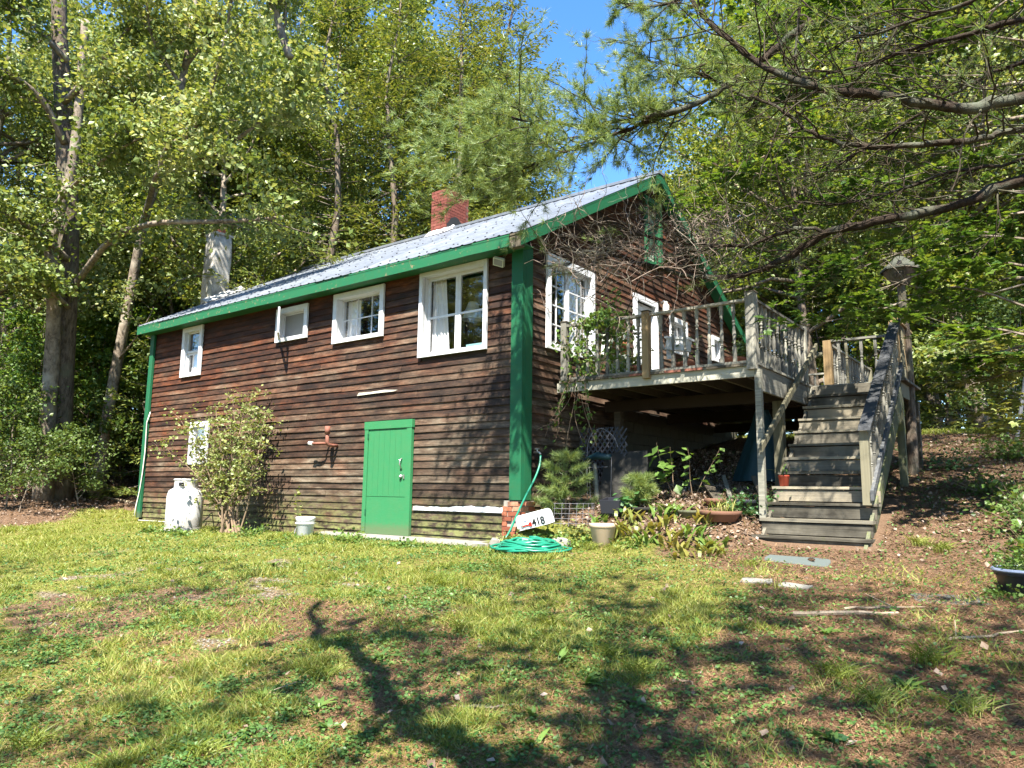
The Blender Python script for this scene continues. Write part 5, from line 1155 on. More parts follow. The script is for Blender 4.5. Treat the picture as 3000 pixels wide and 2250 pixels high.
tpx('spA', 1470, 25, 0.4, 1.02, 'tall dark spruce whose tip edges the open blue sky')
tpx('oakA', 1215, 25.5, 1.4, .95, 'yellow-green oak standing right behind the roof near the brick chimney')
tpx('spB', 1120, 20.8, 2., 1.05, 'spruce with drooping tiered branches behind the brick chimney')
tpx('mapA', 1020, 25.5, ra(), 1.05, 'leafy maple behind the middle of the roof')
tpx('spB', 930, 20.6, 3., 1.08, 'shaggy spruce with bare lower twigs between the two chimneys')
tpx('oakB', 760, 24, 4., 1.1, 'leaning pale-barked oak behind the grey rendered chimney')
tpx('spA', 700, 27, 1., .95, 'spruce beyond the grey rendered chimney')
tpx('mapB', 600, 25, ra(), 1.1, 'slim maple just left of the grey rendered chimney')
tpx('oakA', 520, 26, 2.2, 1.05, 'furrowed oak in the woods behind the left end of the cottage')
tpx('hem', 420, 21.5, ra(), .95, 'low hemlock right at the left corner of the cottage')
tpx('spB', 330, 26, ra(), 1., 'dark spruce in the woods between the leaning trunk and the cottage')
tpx('oakB', 60, 24, 5., 1.05, 'pale-barked oak at the left edge behind the double trunk')
tpx('mapA', 230, 28, ra(), 1.1, 'tall maple deep in the left woods')
tpx('hem', 235, 24.5, ra(), .8, 'hemlock sapling behind the big double trunk')
tpx('hem', 50, 22, ra(), .9, 'hemlock bush at the left edge of the woods')
tpx('und', 20, 18.5, ra(), .75, 'beech sapling with layered leaves at the left edge of the lawn')
tpx('und', 60, 18.2, ra(), .5, 'low beech sapling in front of the big double trunk')
tpx('und', 235, 19.6, ra(), .5, 'beech sapling between the two leftmost big trunks')
tpx('undB', -60, 20, ra(), .8, 'understory sapling partly outside the left edge')
LW1 = ['beyond the left edge of the woods', 'far beyond the left edge of the woods', 'at the extreme left, above the beech saplings', 'far behind the double-trunked oak', 'farthest back at the left edge', 'far behind the gap between the two big left trunks', 'far behind the leaning pale trunk', 'deep in the woods over the left cottage corner', 'between the cottage corner and the grey chimney, deep in the woods', 'directly beyond the grey chimney, deep in the woods', 'far back just right of the grey chimney', 'right of the grey chimney, second row', 'far behind the middle of the roof', 'deep in the woods left of the brick chimney', 'deep in the woods behind the brick chimney', 'deep in the woods right of the brick chimney', 'behind the spruce that edges the sky gap', 'showing through behind the middle of the roof', 'in the dark just right of the brick chimney', 'between grey chimney and cottage corner, second row', 'right of the leaning pale trunk, second row', 'right of the double-trunked oak, second row', 'beyond the left edge, dark and farthest', 'close behind the left end of the roof', 'left of the double-trunked oak, second row']
for i, (px, t, k, s) in enumerate([(-150, 22, 'oakA', 1), (-250, 27, 'mapA', 1.1), (-60, 30, 'spA', 1), (130, 33, 'spA', 1.05), (30, 36, 'oakA', 1.2), (280, 34, 'oakB', 1.2), (400, 31, 'spA', 1.05), (470, 36, 'mapA', 1.25), (560, 33, 'spB', 1.2), (650, 34, 'oakA', 1.2), (790, 32, 'spA', 1.1), (860, 29, 'bare', 1.1), (960, 32, 'oakA', 1.25), (1070, 31, 'spA', 1.1), (1190, 29, 'mapA', 1.2), (1270, 31, 'oakB', 1.25), (1330, 30, 'spA', 1.1), (1000, 27, 'bare', 1.), (1230, 25.5, 'spB', .95), (620, 29, 'bare', 1.2), (350, 29, 'bare', 1.1), (180, 29.5, 'bare', 1.), (-200, 33, 'spB', 1.2), (450, 24, 'bare', .9), (90, 27, 'bare', .9)]):
    tpx(k, px, t, ra(), s, {'oakA': 'broad oak ', 'oakB': 'pale-barked oak ', 'mapA': 'maple ', 'spA': 'tall spruce ', 'spB': 'spruce ', 'bare': 'thin half-bare spruce '}[k]+LW1[i], 'trees deep in the woods left of the sky gap')
LW2 = ['just right of the double trunk, at the lawn edge', 'beside the left cottage corner', 'in the dark between the two big left trunks', 'low at the left edge behind the beech saplings', 'behind the gap right of the double trunk', 'behind the left cottage corner', 'far behind the leaning pale trunk', 'far behind the double trunk', 'beyond the left edge', 'largest and farthest at the left edge']
for i, (px, t, k, s) in enumerate([(300, 22.5, 'und', .8), (390, 24, 'undB', .75), (140, 25, 'undB', .8), (20, 27, 'undB', .9), (240, 27, 'hem', .9), (480, 28, 'hem', 1.1), (350, 32, 'hem', 1.2), (130, 31, 'hem', 1.2), (-90, 26, 'hem', 1.), (0, 33, 'hem', 1.4)]):
    tpx(k, px, t, ra(), s, ('leafy sapling ' if k != 'hem' else 'small hemlock ')+LW2[i], 'understory left of the cottage')
for i, (px, t, k, s, w) in enumerate([(-20, 19.5, 'undB', .62, 'bright layered beech at the very left edge of the lawn'), (70, 21.5, 'undB', .8, 'leafy sapling just left of the double trunk'), (250, 22.5, 'undB', .85, 'leafy sapling filling the gap between the two big left trunks'), (350, 23.5, 'undB', .95, 'leafy sapling right of the leaning pale trunk'), (410, 22.5, 'und', 1.05, 'low sapling touching the left cottage corner'), (470, 26, 'undB', 1.1, 'bushy sapling rising over the left end of the eave'), (160, 24, 'undB', 1.1, 'tall sapling behind the double trunk'), (300, 27, 'undB', 1.3, 'tallest sapling behind the leaning pale trunk'), (10, 25, 'undB', 1.2, 'tall sapling behind the left edge beeches')]):
    tpx(k, px, t, ra(), s, w, 'saplings at the edge of the left woods')
tpx('spA', 1330, 22, 2.6, .92, 'dense spruce just right of the brick chimney below the tall spruce')
# beyond the gable, right of the sky gap
tpx('mapB', 1650, 29, ra(), .86, 'low maple top seen over the roof under the sky gap')
tpx('oakB', 1800, 31, ra(), .68, 'oak crown just above the ridge under the sky gap')
tpx('mapB', 1960, 27, ra(), .92, 'maple crown behind the roof peak')
tpx('mapA', 2270, 26, ra(), .95, 'sunlit maple behind the far end of the deck')
tpx('oakA', 2390, 22.5, ra(), .95, 'oak with dark bark behind the back deck railing')
tpx('mapB', 2420, 18.5, ra(), 1.0, 'maple close behind the landing of the deck')
tpx('mapA', 2560, 24, ra(), 1.05, 'maple trunk left of the birdhouse')
tpx('oakA', 2745, 20.5, 1., .95, 'rough-barked oak right of the birdhouse')
tpx('oakB', 2905, 17.5, 2.4, .95, 'leaning pale trunk near the right edge behind the clearing')
tpx('mapA', 3060, 15.5, ra(), .9, 'maple at the right edge of the picture')
tpx('und', 2960, 13.5, ra(), .62, 'sunlit sapling leaning in from the right edge over the path')
tpx('hem', 2420, 20, ra(), .8, 'hemlock behind the steps between deck and birdhouse')
tpx('hem', 2660, 19, ra(), .85, 'hemlock with layered twigs right of the deck posts')
tpx('hem', 2790, 18, ra(), .7, 'hemlock at the back of the mossy clearing')
tpx('undB', 2860, 20, ra(), .85, 'bright maple sapling at the back of the clearing')
LW3 = ['low behind the ridge right of the sky gap', 'just over the roof peak', 'right of the roof peak', 'behind the far rake of the roof', 'behind the back corner of the deck', 'beyond the landing, deep in the woods', 'deep in the woods behind the birdhouse', 'far behind the trunk right of the birdhouse', 'deep behind the mossy clearing at the right', 'beyond the right edge', 'far back at the right edge', 'deepest behind the far end of the deck', 'deepest behind the clearing', 'deepest behind the birdhouse', 'right of the birdhouse, second row', 'behind the stair rail, second row', 'outside the right edge, nearer', 'outside the right edge, farther', 'far behind the roof peak']
for i, (px, t, k, s) in enumerate([(1750, 34, 'hem', 1.2), (1900, 33, 'mapB', .8), (2060, 32, 'oakA', .72), (2180, 31, 'spB', .95), (2350, 30, 'oakA', 1.05), (2480, 33, 'mapA', 1.15), (2640, 30, 'spA', .9), (2790, 32, 'oakB', 1.15), (2950, 28, 'mapA', 1.1), (3100, 24, 'oakA', 1), (3050, 33, 'spA', 1.), (2230, 36, 'mapA', 1.15), (2870, 37, 'oakA', 1.25), (2550, 38, 'oakB', 1.3), (2700, 26, 'bare', .9), (2500, 27.5, 'bare', 1), (3250, 19, 'mapA', 1.), (3300, 28, 'oakA', 1.1), (2080, 38, 'oakB', 1.1)]):
    tpx(k, px, t, ra(), s, {'oakA': 'broad oak', 'oakB': 'pale-barked oak', 'mapA': 'maple', 'mapB': 'low maple', 'spA': 'tall spruce', 'spB': 'spruce', 'bare': 'thin half-bare spruce', 'hem': 'small hemlock'}[k]+' '+LW3[i], 'trees deep in the woods right of the sky gap')
LW4 = ['behind the middle of the back deck railing', 'behind the left part of the back deck railing', 'under the maples behind the landing post', 'close behind the landing rail', 'behind the new-wood rail panel', 'right of the deck support posts', 'at the left back of the clearing', 'at the right back of the clearing', 'nearest the clearing at the right edge', 'far behind the middle of the clearing', 'far behind the deck support posts', 'far behind the landing', 'far back at the right of the clearing', 'at the right edge behind the pole']
for i, (px, t, k, s) in enumerate([(2250, 26, 'undB', 1), (2150, 29, 'hem', 1.2), (2350, 25, 'hem', 1.1), (2480, 22, 'undB', .8), (2560, 27, 'hem', 1.1), (2720, 23, 'undB', .8), (2830, 25, 'hem', 1.1), (2940, 22, 'undB', .9), (3020, 19, 'undB', .8), (2780, 29, 'undB', 1.1), (2650, 33, 'hem', 1.4), (2400, 30, 'undB', 1.1), (2930, 32, 'hem', 1.4), (3080, 27, 'hem', 1.2)]):
    tpx(k, px, t, ra(), s, ('leafy sapling ' if k != 'hem' else 'small hemlock ')+LW4[i], 'understory behind the clearing')
# trees around and behind the photographer: they dapple the lawn and stand in the window reflections
for i, (x, y, k, s) in enumerate([(8.2, -11.6, 'shade', 1.), (-.5, -15.5, 'shade', 1.), (-17, -18, 'spA', .9), (-22, -24, 'oakB', 1.1), (-24, -17.5, 'oakA', 1.), (-29, -22, 'spA', 1.), (13.5, -5.5, 'oakA', .8), (10.5, 5.5, 'mapA', .85), (12, 11, 'oakA', .9), (-6, -21, 'mapB', 1.), (-13, -23, 'oakA', 1), (-20, -21, 'spB', 1.1), (-27, -17, 'mapA', 1.1), (-33, -9, 'oakA', 1.1), (-9, -28, 'spA', 1), (-17, -29, 'oakB', 1.1), (-25, -27, 'spA', 1.1), (-2, -27, 'oakA', 1.1), (14, -14, 'mapA', 1), (9.8, 10, 'undB', 1)]):
    tree(k, x, y, ra(), s, {'oakA': 'oak', 'oakB': 'oak', 'mapA': 'maple', 'mapB': 'maple', 'shade': 'high-crowned maple', 'spA': 'spruce', 'spB': 'spruce', 'undB': 'sapling'}[k]+' standing around the lawn outside the picture', 'trees around the lawn outside the picture')

ms = thing('maple_tree', (10.2, -11.2, gz(10.2, -11.2)), 'leaning maple outside the picture whose long limb shadows the foreground', 'tree', 'trees around the lawn outside the picture')
lr_ = random.Random(9)
lq = spline([(10.2, -11.2, gz(10.2, -11.2)-.2), (9.4, -10.8, 2.4), (8.0, -9.85, 4.1), (6.9, -9.5, 4.4), (6., -9.05, 4.7), (5.2, -8.85, 4.8), (4.4, -8.45, 5.15), (3.5, -8.3, 5.5), (2.7, -7.9, 6.1)])
lq = [p+Vector((lr_.gauss(0, .03), lr_.gauss(0, .03), lr_.gauss(0, .03))) for p in lq]
MB().tube(lq, [(.19-.155*i/(len(lq)-1))*lr_.uniform(.85, 1.15) for i in range(len(lq))], 9).build('trunk', M['barkdk'], ms, None, True)
m = MB(); lt_ = []
for k in range(18):
    i = lr_.randrange(14, len(lq)-1); q2, _ = wander(lq[i], (lq[i+1]-lq[i]).normalized()*.8+Vector((lr_.gauss(0, .7), lr_.gauss(0, .7), lr_.uniform(.1, .9))), lr_.uniform(.6, 1.9), 5, .2, 0, lr_)
    m.tube(q2, [.03, .022, .016, .011, .007, .004], 4, False); lt_ += [tuple(u) for u in q2[2:]]
C = np.repeat(np.array(lt_), 6, 0)+rng.normal(0, .16, (len(lt_)*6, 3)); C = C[C[:, 2] > 4.4]; V, F = rand_leaves(C, .12, QUAD, .55, rng)
m.build('limbs', M['barkdk'], ms, None); npobj('crown', V, F, M['leafB'], ms, tuple(ms.location))
# ---- the two big trees at the left, built limb by limb
def Pv(q): return Vector(P(*q))
def limb_tree(name, label, trunks, limbs, bm, lm, seed, per, lsize, nsub=14, sub=1.3, gap=.25, leafy=True):
    r = random.Random(seed); rn = np.random.default_rng(seed); base = Pv(trunks[0][0][0]); base.z = gz(base.x, base.y)
    root = thing(name, tuple(base), label, 'tree'); tips = []
    for pts, r0, r1, mt in trunks:
        q = spline([Pv(p) for p in pts], 5); q[0].z = gz(q[0].x, q[0].y)-.2
        n = len(q); m = MB(); m.tube(q, [(r0+(r1-r0)*i/(n-1))*(1.22 if i < 2 else 1) for i in range(n)], 12); m.build('trunk', M[mt], root, tuple(base), True)
    for pts, r0, r1 in limbs:
        q = spline([Pv(p) for p in pts], 4); n = len(q); m = MB(); m.tube(q, [r0+(r1-r0)*i/(n-1) for i in range(n)], 8)
        def clear(u):
            v = np.array(u)-CAMP; w_ = v@CF; X_ = 1500+FPX*(v@CR)/w_; Y_ = 1125-FPX*(v@CU)/w_
            return not (570 < X_ < 740 and Y_ > 670) and not (X_ > 400 and Y_ > 780)
        for k in range(nsub):
            f = gap+(1-gap)*(k+r.random())/nsub; i = min(int(f*(n-1)), n-2); s = q[i].lerp(q[i+1], f*(n-1)-i)
            q2, _ = wander(s, (q[i+1]-q[i]).normalized()*.6+rdir(r, r.uniform(-.6, .9)), sub*r.uniform(.5, 1.3), 5, .2, .02, r)
            if not clear(q2[-1]) or not clear(q2[2]): continue
            m.tube(q2, [max(.006, r1*.6)*(1-.75*j/5) for j in range(6)], 4, False)
            for u in q2[1:]: tips.append((u, .26)) if clear(u) else 0
            for w in range(2):
                q3, _ = wander(q2[2+w], rdir(r, r.uniform(-.4, .6)), sub*.5, 3, .2, 0, r); m.tube(q3, [.006, .004, .002, .001], 3, False)
                for u in q3[1:]: tips.append((u, .24)) if clear(u) else 0
        m.build('limb', M[bm], root, tuple(base), True)
    if leafy:
        P_ = np.array([tuple(t[0]) for t in tips]); mm = len(P_); C = np.repeat(P_, per, 0)+rn.normal(0, 1, (mm*per, 3))*.2*np.array([1, 1, .6]); V, F = rand_leaves(C, lsize, QUAD, .55, rn)
        npobj('crown', V, F, M[lm], root, tuple(base))
    return root
limb_tree('oak_tree', 'big double-trunked oak with furrowed bark at the left edge of the lawn',
  [([(165, 1450, 20.5), (175, 1150, 20.5), (190, 900, 20.6), (200, 650, 20.7), (190, 400, 20.8), (175, 100, 21), (170, -300, 21.2)], .37, .17, 'barkdk'),
   ([(128, 1452, 20), (142, 1200, 20), (155, 1000, 20), (158, 820, 20), (150, 700, 20), (205, 520, 20.2), (230, 330, 20.3), (250, 60, 20.5)], .22, .10, 'barklt')],
  [([(205, 860, 20.4), (260, 780, 19.6), (330, 700, 18.8), (450, 655, 17.6), (600, 650, 17), (730, 645, 16.6), (830, 635, 16.4)], .10, .03),
   ([(200, 760, 20.4), (130, 700, 19.6), (60, 650, 19), (-40, 610, 18.4)], .09, .05),
   ([(190, 420, 20.6), (120, 290, 20), (0, 200, 19.2), (-80, 180, 19)], .10, .05),
   ([(160, 600, 20), (230, 530, 18.5), (330, 450, 17.6), (420, 400, 17)], .06, .02),
   ([(190, 300, 20.6), (280, 200, 19.5), (380, 80, 19), (430, -40, 18.6)], .09, .03), ([(200, 180, 20.6), (90, 60, 20), (30, -60, 19.6)], .09, .03),
   ([(200, 900, 20.4), (120, 830, 19.2), (20, 800, 18.4)], .07, .02)],
  'barklt', 'leafA', 501, 14, .13, nsub=13)
limb_tree('oak_tree', 'slender oak with pale leaning trunk and forked limbs left of the cottage',
  [([(285, 1425, 21.5), (310, 1250, 21.5), (340, 1080, 21.5), (375, 900, 21.5), (400, 760, 21.5), (430, 620, 21.3), (480, 480, 21.), (515, 330, 19), (545, 180, 19.2), (570, 20, 19.4), (590, -200, 19.6)], .17, .06, 'barklt')],
  [([(425, 640, 21), (440, 580, 19), (470, 500, 17), (560, 470, 16.5), (640, 455, 16.2)], .085, .03),
   ([(470, 500, 17), (490, 430, 16.8), (560, 390, 16.6), (610, 290, 16.4), (650, 150, 16.2), (680, 0, 16)], .07, .025),
   ([(540, 200, 19), (620, 90, 18.5), (700, -40, 18.2)], .06, .03), ([(690, 410, 16.8), (770, 350, 16.5), (870, 250, 16.2)], .045, .015),
   ([(500, 400, 18.8), (400, 300, 18), (300, 240, 17.5)], .05, .02), ([(530, 250, 19), (450, 120, 18.4), (430, 10, 18)], .05, .02), ([(850, 170, 21), (810, 20, 21), (880, -60, 21)], .12, .08),
   ([(350, 1050, 21.4), (420, 960, 20.5), (450, 900, 20.5)], .03, .01)],
  'barklt', 'leafA', 502, 15, .125, nsub=14)

# ---- the white pine at the right whose limbs hang into the picture
pr = random.Random(600); prn = np.random.default_rng(600)
pt = thing('white_pine', (9.6, .8, gz(9.6, .8)), 'white pine outside the right edge with lichened limbs and dead twigs overhanging the scene', 'tree')
tb_ = Vector((9.6, .8, 0)); MB().tube([(9.6, .8, gz(9.6, .8)-.3), (9.65, .85, 4), (9.6, .9, 9), (9.7, .9, 16)], [.36, .31, .24, .05], 14).build('trunk', M['barkpine'], pt, None, True)
LIMBS = [
 ([(3000, 285, 7.6), (2860, 315, 7.6), (2750, 310, 7.7), (2600, 282, 7.8), (2480, 268, 7.9), (2380, 250, 8.0), (2290, 215, 8.2), (2200, 170, 8.4), (2110, 95, 8.6), (2040, 20, 8.8), (1990, -70, 9)], .062, .016, 26, 1.1, 0),
 ([(3000, 380, 8.2), (2880, 405, 8.2), (2700, 425, 8.3), (2500, 425, 8.5), (2380, 390, 8.7), (2300, 330, 8.9), (2200, 280, 9.1)], .042, .012, 20, 1.0, 0),
 ([(3000, 525, 8.4), (2850, 585, 8.5), (2700, 625, 8.7), (2560, 650, 8.9), (2430, 680, 9.2), (2330, 740, 9.5), (2230, 790, 9.8), (2120, 812, 10.0), (2000, 805, 10.2), (1900, 780, 10.4), (1800, 750, 10.5), (1700, 735, 10.6)], .062, .008, 22, .9, 1),
 ([(2430, 680, 9.2), (2330, 672, 9.4), (2200, 715, 9.7), (2080, 720, 9.9), (1950, 705, 10.1), (1820, 670, 10.3)], .026, .006, 20, .9, 1),
 ([(3000, 60, 8.0), (2850, 95, 8.2), (2700, 135, 8.4), (2560, 180, 8.7), (2420, 215, 9)], .04, .012, 18, 1., 0),
 ([(2380, 60, 9), (2290, 130, 9.2), (2200, 200, 9.3), (2120, 260, 9.3), (2030, 305, 9.3), (1950, 330, 9.3), (1850, 350, 9.4), (1750, 362, 9.4), (1600, 360, 9.4), (1500, 345, 9.4)], .045, .008, 22, .9, 2),
 ([(2030, 305, 9.3), (1920, 350, 9.4), (1820, 385, 9.5), (1700, 430, 9.6), (1600, 470, 9.6), (1500, 500, 9.7), (1430, 515, 9.7)], .03, .006, 20, .9, 2),
 ([(3000, 180, 9.2), (2850, 240, 9.3), (2700, 330, 9.5), (2560, 420, 9.8), (2450, 480, 10)], .03, .008, 18, 1., 0),
 ([(3000, 470, 9.6), (2800, 500, 9.8), (2620, 560, 10), (2450, 600, 10.3), (2330, 590, 10.5)], .028, .008, 18, 1., 0),
 ([(2350, -80, 8.2), (2340, 60, 8.3), (2330, 180, 8.3), (2350, 240, 8.2)], .02, .012, 8, .7, 0),
 ([(3000, -40, 7.), (2800, 20, 7.2), (2600, 90, 7.6), (2500, 110, 7.9)], .03, .01, 14, 1., 0),
 ([(2050, -60, 9.6), (1990, 0, 9.7), (1900, 20, 9.8), (1820, 10, 9.9)], .02, .006, 5, .5, 2),
 ([(2250, 330, 9.8), (2100, 240, 10), (1980, 190, 10), (1900, 180, 10)], .02, .006, 10, .8, 2),
]
needC = []; needD = []
tw = MB(); twp = MB()
for pts, r0, r1, ns, sub, mode in LIMBS:
    W = [Pv(p) for p in pts]
    if pts[0][0] >= 3000:
        s0 = Vector((9.6, .85, W[0].z-.3-.1*(len(pts) % 3))); W = [s0, s0.lerp(W[0], .5)+Vector((0, 0, .1))]+W
    q = spline(W, 4); n = len(q); MB().tube([p+Vector((0, 0, pr.gauss(0, .012))) for p in q], [max(r1, r0*(1-.8*max(0, i/(n-1)-.15)))*pr.uniform(.86, 1.16) for i in range(n)], 8).build('limb', M['barkpine'], pt, None, True)
    for k in range(int(ns*1.9)):
        f = .14+.86*(k+pr.random())/(ns*1.9); i = min(int(f*(n-1)), n-2); s = q[i].lerp(q[i+1], f*(n-1)-i); fw = (q[i+1]-q[i]).normalized()
        d = fw*.75+Vector((pr.gauss(0, .8), pr.gauss(0, .8), pr.gauss(.05, .45)))
        q2, _ = wander(s, d, sub*pr.uniform(.5, 1.4), 7, .2, .015, pr); tw.tube(q2, [.009*(1-.75*j/7)+.0018 for j in range(8)], 4, False)
        for w in range(5):
            j = pr.randrange(2, 7); q3, _ = wander(q2[j], (q2[j]-q2[j-1]).normalized()+Vector((pr.gauss(0, .7), pr.gauss(0, .7), pr.gauss(0, .5))), sub*pr.uniform(.2, .6), 5, .25, .02, pr); tw.tube(q3, [.0042, .0036, .003, .0025, .002, .0015], 3, False)
            if mode == 2 and (pr.random() < .85):
                for u in q3[2:]: needC.append(tuple(u)); needD.append(tuple((q3[-1]-q3[0]).normalized()+Vector((0, 0, .5))))
                if pr.random() < .5: needC.append(tuple(q2[-1])); needD.append(tuple((q2[-1]-q2[-2]).normalized()))
        if mode == 2:
            for u in q2[4:]: needC.append(tuple(u)); needD.append(tuple((q2[-1]-q2[-3]).normalized()+Vector((0, 0, .4))))
        elif pr.random() < .3:
            for u in q2[5:]: needC.append(tuple(u)); needD.append(tuple((q2[-1]-q2[-3]).normalized()+Vector((0, 0, .4))))
# dead curling twigs massed before the gable
for k in range(230):
    f = pr.random(); s = Pv((1620+f*560+pr.gauss(0, 40), 770-60*f+pr.gauss(0, 45), 10.2+pr.gauss(0, .25)))
    q2, _ = wander(s, Vector((pr.gauss(-.15, .7), pr.gauss(0, .3), pr.gauss(.35, .6))), pr.uniform(.35, 1.15), 8, .34, .02, pr); twp.tube(q2, [.005*(1-.7*j/8)+.001 for j in range(9)], 4, False)
    for w in range(2): j = pr.randrange(2, 8); q3, _ = wander(q2[j], Vector((pr.gauss(0, 1), pr.gauss(0, .5), pr.gauss(0, 1))), pr.uniform(.12, .4), 4, .35, 0, pr); twp.tube(q3, [.0032, .003, .0025, .002, .001], 3, False)
o = tw.build('twigs', M['twig'], pt, tuple(tb_)); o['kind'] = 'stuff'; o = twp.build('dead_twigs', M['twigpale'], pt, tuple(tb_)); o['kind'] = 'stuff'
# fuller needle sprays at the tips over the roof
for k in range(620):
    px_, py_ = pr.choice([(1330, 330), (1420, 420), (1250, 400), (1380, 500), (1500, 430), (1480, 300), (1560, 290), (1450, 520), (1250, 480), (1600, 480)]); px_ += pr.gauss(0, 60); py_ += pr.gauss(0, 45)
    s = Pv((px_, py_, 9.6+pr.gauss(0, .3))); needC.append(tuple(s)); needD.append((-.8+pr.gauss(0, .4), -.2, .3+pr.gauss(0, .3)))
V, F = needle_tufts(np.array(needC), np.array(needD), .125, 20, .0032, prn, .6); o = npobj('needles', V, F, M['pine'], pt, tuple(tb_)); o['kind'] = 'stuff'
# its crown above the frame, which shades deck, stairs and path
Cs = []; Ds = []; cw = MB()
for k in range(46):
    z_ = pr.uniform(6.6, 14.5); a = pr.uniform(0, 6.28); L_ = (5.6 if z_ < 10 else 4.2)*pr.uniform(.6, 1.05); q, _ = wander(Vector((9.6, .85, z_)), Vector((math.cos(a), math.sin(a), .12)), L_, 6, .1, .01, pr)
    if any((Vector(q_)-Vector(CAMP)).dot(Vector(CF)) > 0 and abs((Vector(q_)-Vector(CAMP)).dot(Vector(CR))/max(.1, (Vector(q_)-Vector(CAMP)).dot(Vector(CF)))) < .72 and (Vector(q_)-Vector(CAMP)).dot(Vector(CU))/max(.1, (Vector(q_)-Vector(CAMP)).dot(Vector(CF))) < .6 for q_ in q): continue
    cw.tube(q, [.05, .04, .03, .022, .015, .01, .006], 5, False)
    for j in range(2, 7):
        for w in range(7):
            q3, _ = wander(q[j], rdir(pr, pr.uniform(-.2, .5)), pr.uniform(.5, 1.1), 4, .2, .0, pr); cw.tube(q3, [.008, .006, .005, .004, .003], 3, False)
            for u in q3[1:]: Cs.append(tuple(u)); Ds.append((pr.gauss(0, .6), pr.gauss(0, .6), .5))
V, F = needle_tufts(np.array(Cs), np.array(Ds), .14, 10, .006, prn, .7); npobj('crown', V, F, M['pine'], pt, tuple(tb_)); cw.build('upper_limbs', M['barkpine'], pt, tuple(tb_))
o = MB()
for i in range(7): c_ = Pv((2130+prn.normal(0, 40), 440+prn.normal(0, 30), 9.3)); V, F = rand_leaves(np.array([tuple(c_)]*6)+prn.normal(0, .05, (6, 3)), .09, SLIM, 0., prn); o.add([tuple(v) for v in V], [tuple(f) for f in F])
o = o.build('dead_leaf_cluster', M['litter'], pt); o['kind'] = 'stuff'

# ---- shade maple with big leaves hanging in from the right over the stairs
mr = random.Random(700); mrn = np.random.default_rng(700)
def spray_tree(name, label, base, sprays, mat, lsize, seed, dens=1., trunk=None):
    r = random.Random(seed); rn = np.random.default_rng(seed); root = thing(name, base, label, 'tree'); m = MB(); C = []; U = []
    if trunk: MB().tube([(base[0], base[1], base[2]-.2), *trunk], [.07]+[.055-.035*i/len(trunk) for i in range(len(trunk))], 8).build('trunk', M['barklt'], root, base)
    for pts in sprays:
        q = spline([Pv(p) for p in pts], 4); n = len(q); m.tube(q, [.014*(1-.8*i/(n-1))+.002 for i in range(n)], 5, False)
        for k in range(int(n*1.5*dens)):
            f = .15+.85*r.random(); i = min(int(f*(n-1)), n-2); s = q[i].lerp(q[i+1], f*(n-1)-i); d = (q[-1]-q[0]).normalized()*.7+rdir(r, r.uniform(-.15, .1)); q2, _ = wander(s, d, r.uniform(.3, .8), 4, .15, -.01, r); m.tube(q2, [.005, .004, .003, .002, .0015], 3, False)
            for u in q2[1:]:
                for w in range(3): C.append(tuple(u)); dd = (d.normalized()+rdir(r, -.15)*.9); U.append(tuple(dd))
    C = np.array(C)+rn.normal(0, .05, (len(C), 3))*np.array([1, 1, .5]); nrm = np.array([0, 0, 1.])+rn.normal(0, .28, (len(C), 3)); v_ = C-CAMP; w_ = v_@CF; X_ = 1500+FPX*(v_@CR)/w_; Y_ = 1125-FPX*(v_@CU)/w_; kp = ~((np.abs(X_-2635) < 52) & (np.abs(Y_-800) < 75)); C, nrm, U = C[kp], nrm[kp], np.array(U)[kp]; S_ = lsize*rn.uniform(.6, 1.15, len(C)); o_ = np.argsort(np.linalg.norm(C-CAMP, axis=1)/S_); C, U, nrm, S_ = C[o_], U[o_], nrm[o_], S_[o_]
    k = leaf_parts(root, C, nrm, U, S_, MAPLE, M[mat], 300); V, F = leaves(C[k:], nrm[k:], U[k:], S_[k:], MAPLE)
    m.build('branches', M['barklt'], root, base)['kind'] = 'stuff'; npobj('crown', V, F, M[mat], root, base)['kind'] = 'stuff'; return root
spray_tree('maple_tree', 'shade maple reaching in from the right with broad green leaves above the stair rail', (8.6, 2.6, gz(8.6, 2.6)),
  [[(3010, 900, 9), (2800, 840, 9), (2600, 900, 9), (2480, 930, 9.2), (2330, 960, 9.4)], [(3010, 780, 8.4), (2850, 760, 8.5), (2700, 800, 8.7), (2560, 860, 9)], [(3010, 700, 9.5), (2850, 690, 9.6), (2700, 720, 9.8), (2530, 780, 10)],
   [(3000, 980, 8), (2880, 960, 8.2), (2750, 990, 8.6)], [(2800, 640, 10), (2650, 700, 10.2), (2500, 760, 10.4), (2380, 850, 10.6)], [(3010, 620, 9), (2900, 640, 9), (2750, 690, 9.2)], [(3010, 1010, 9), (2900, 1040, 9.4), (2830, 1080, 9.8)],
   [(3010, 450, 10), (2850, 470, 10.2), (2650, 520, 10.4), (2500, 560, 10.6)], [(3010, 830, 10.5), (2820, 880, 10.8), (2700, 900, 11)]], 'leafC', .13, 701, 1.25, trunk=[(8.5, 2.5, 2.), (8.1, 2.2, 3.2)])
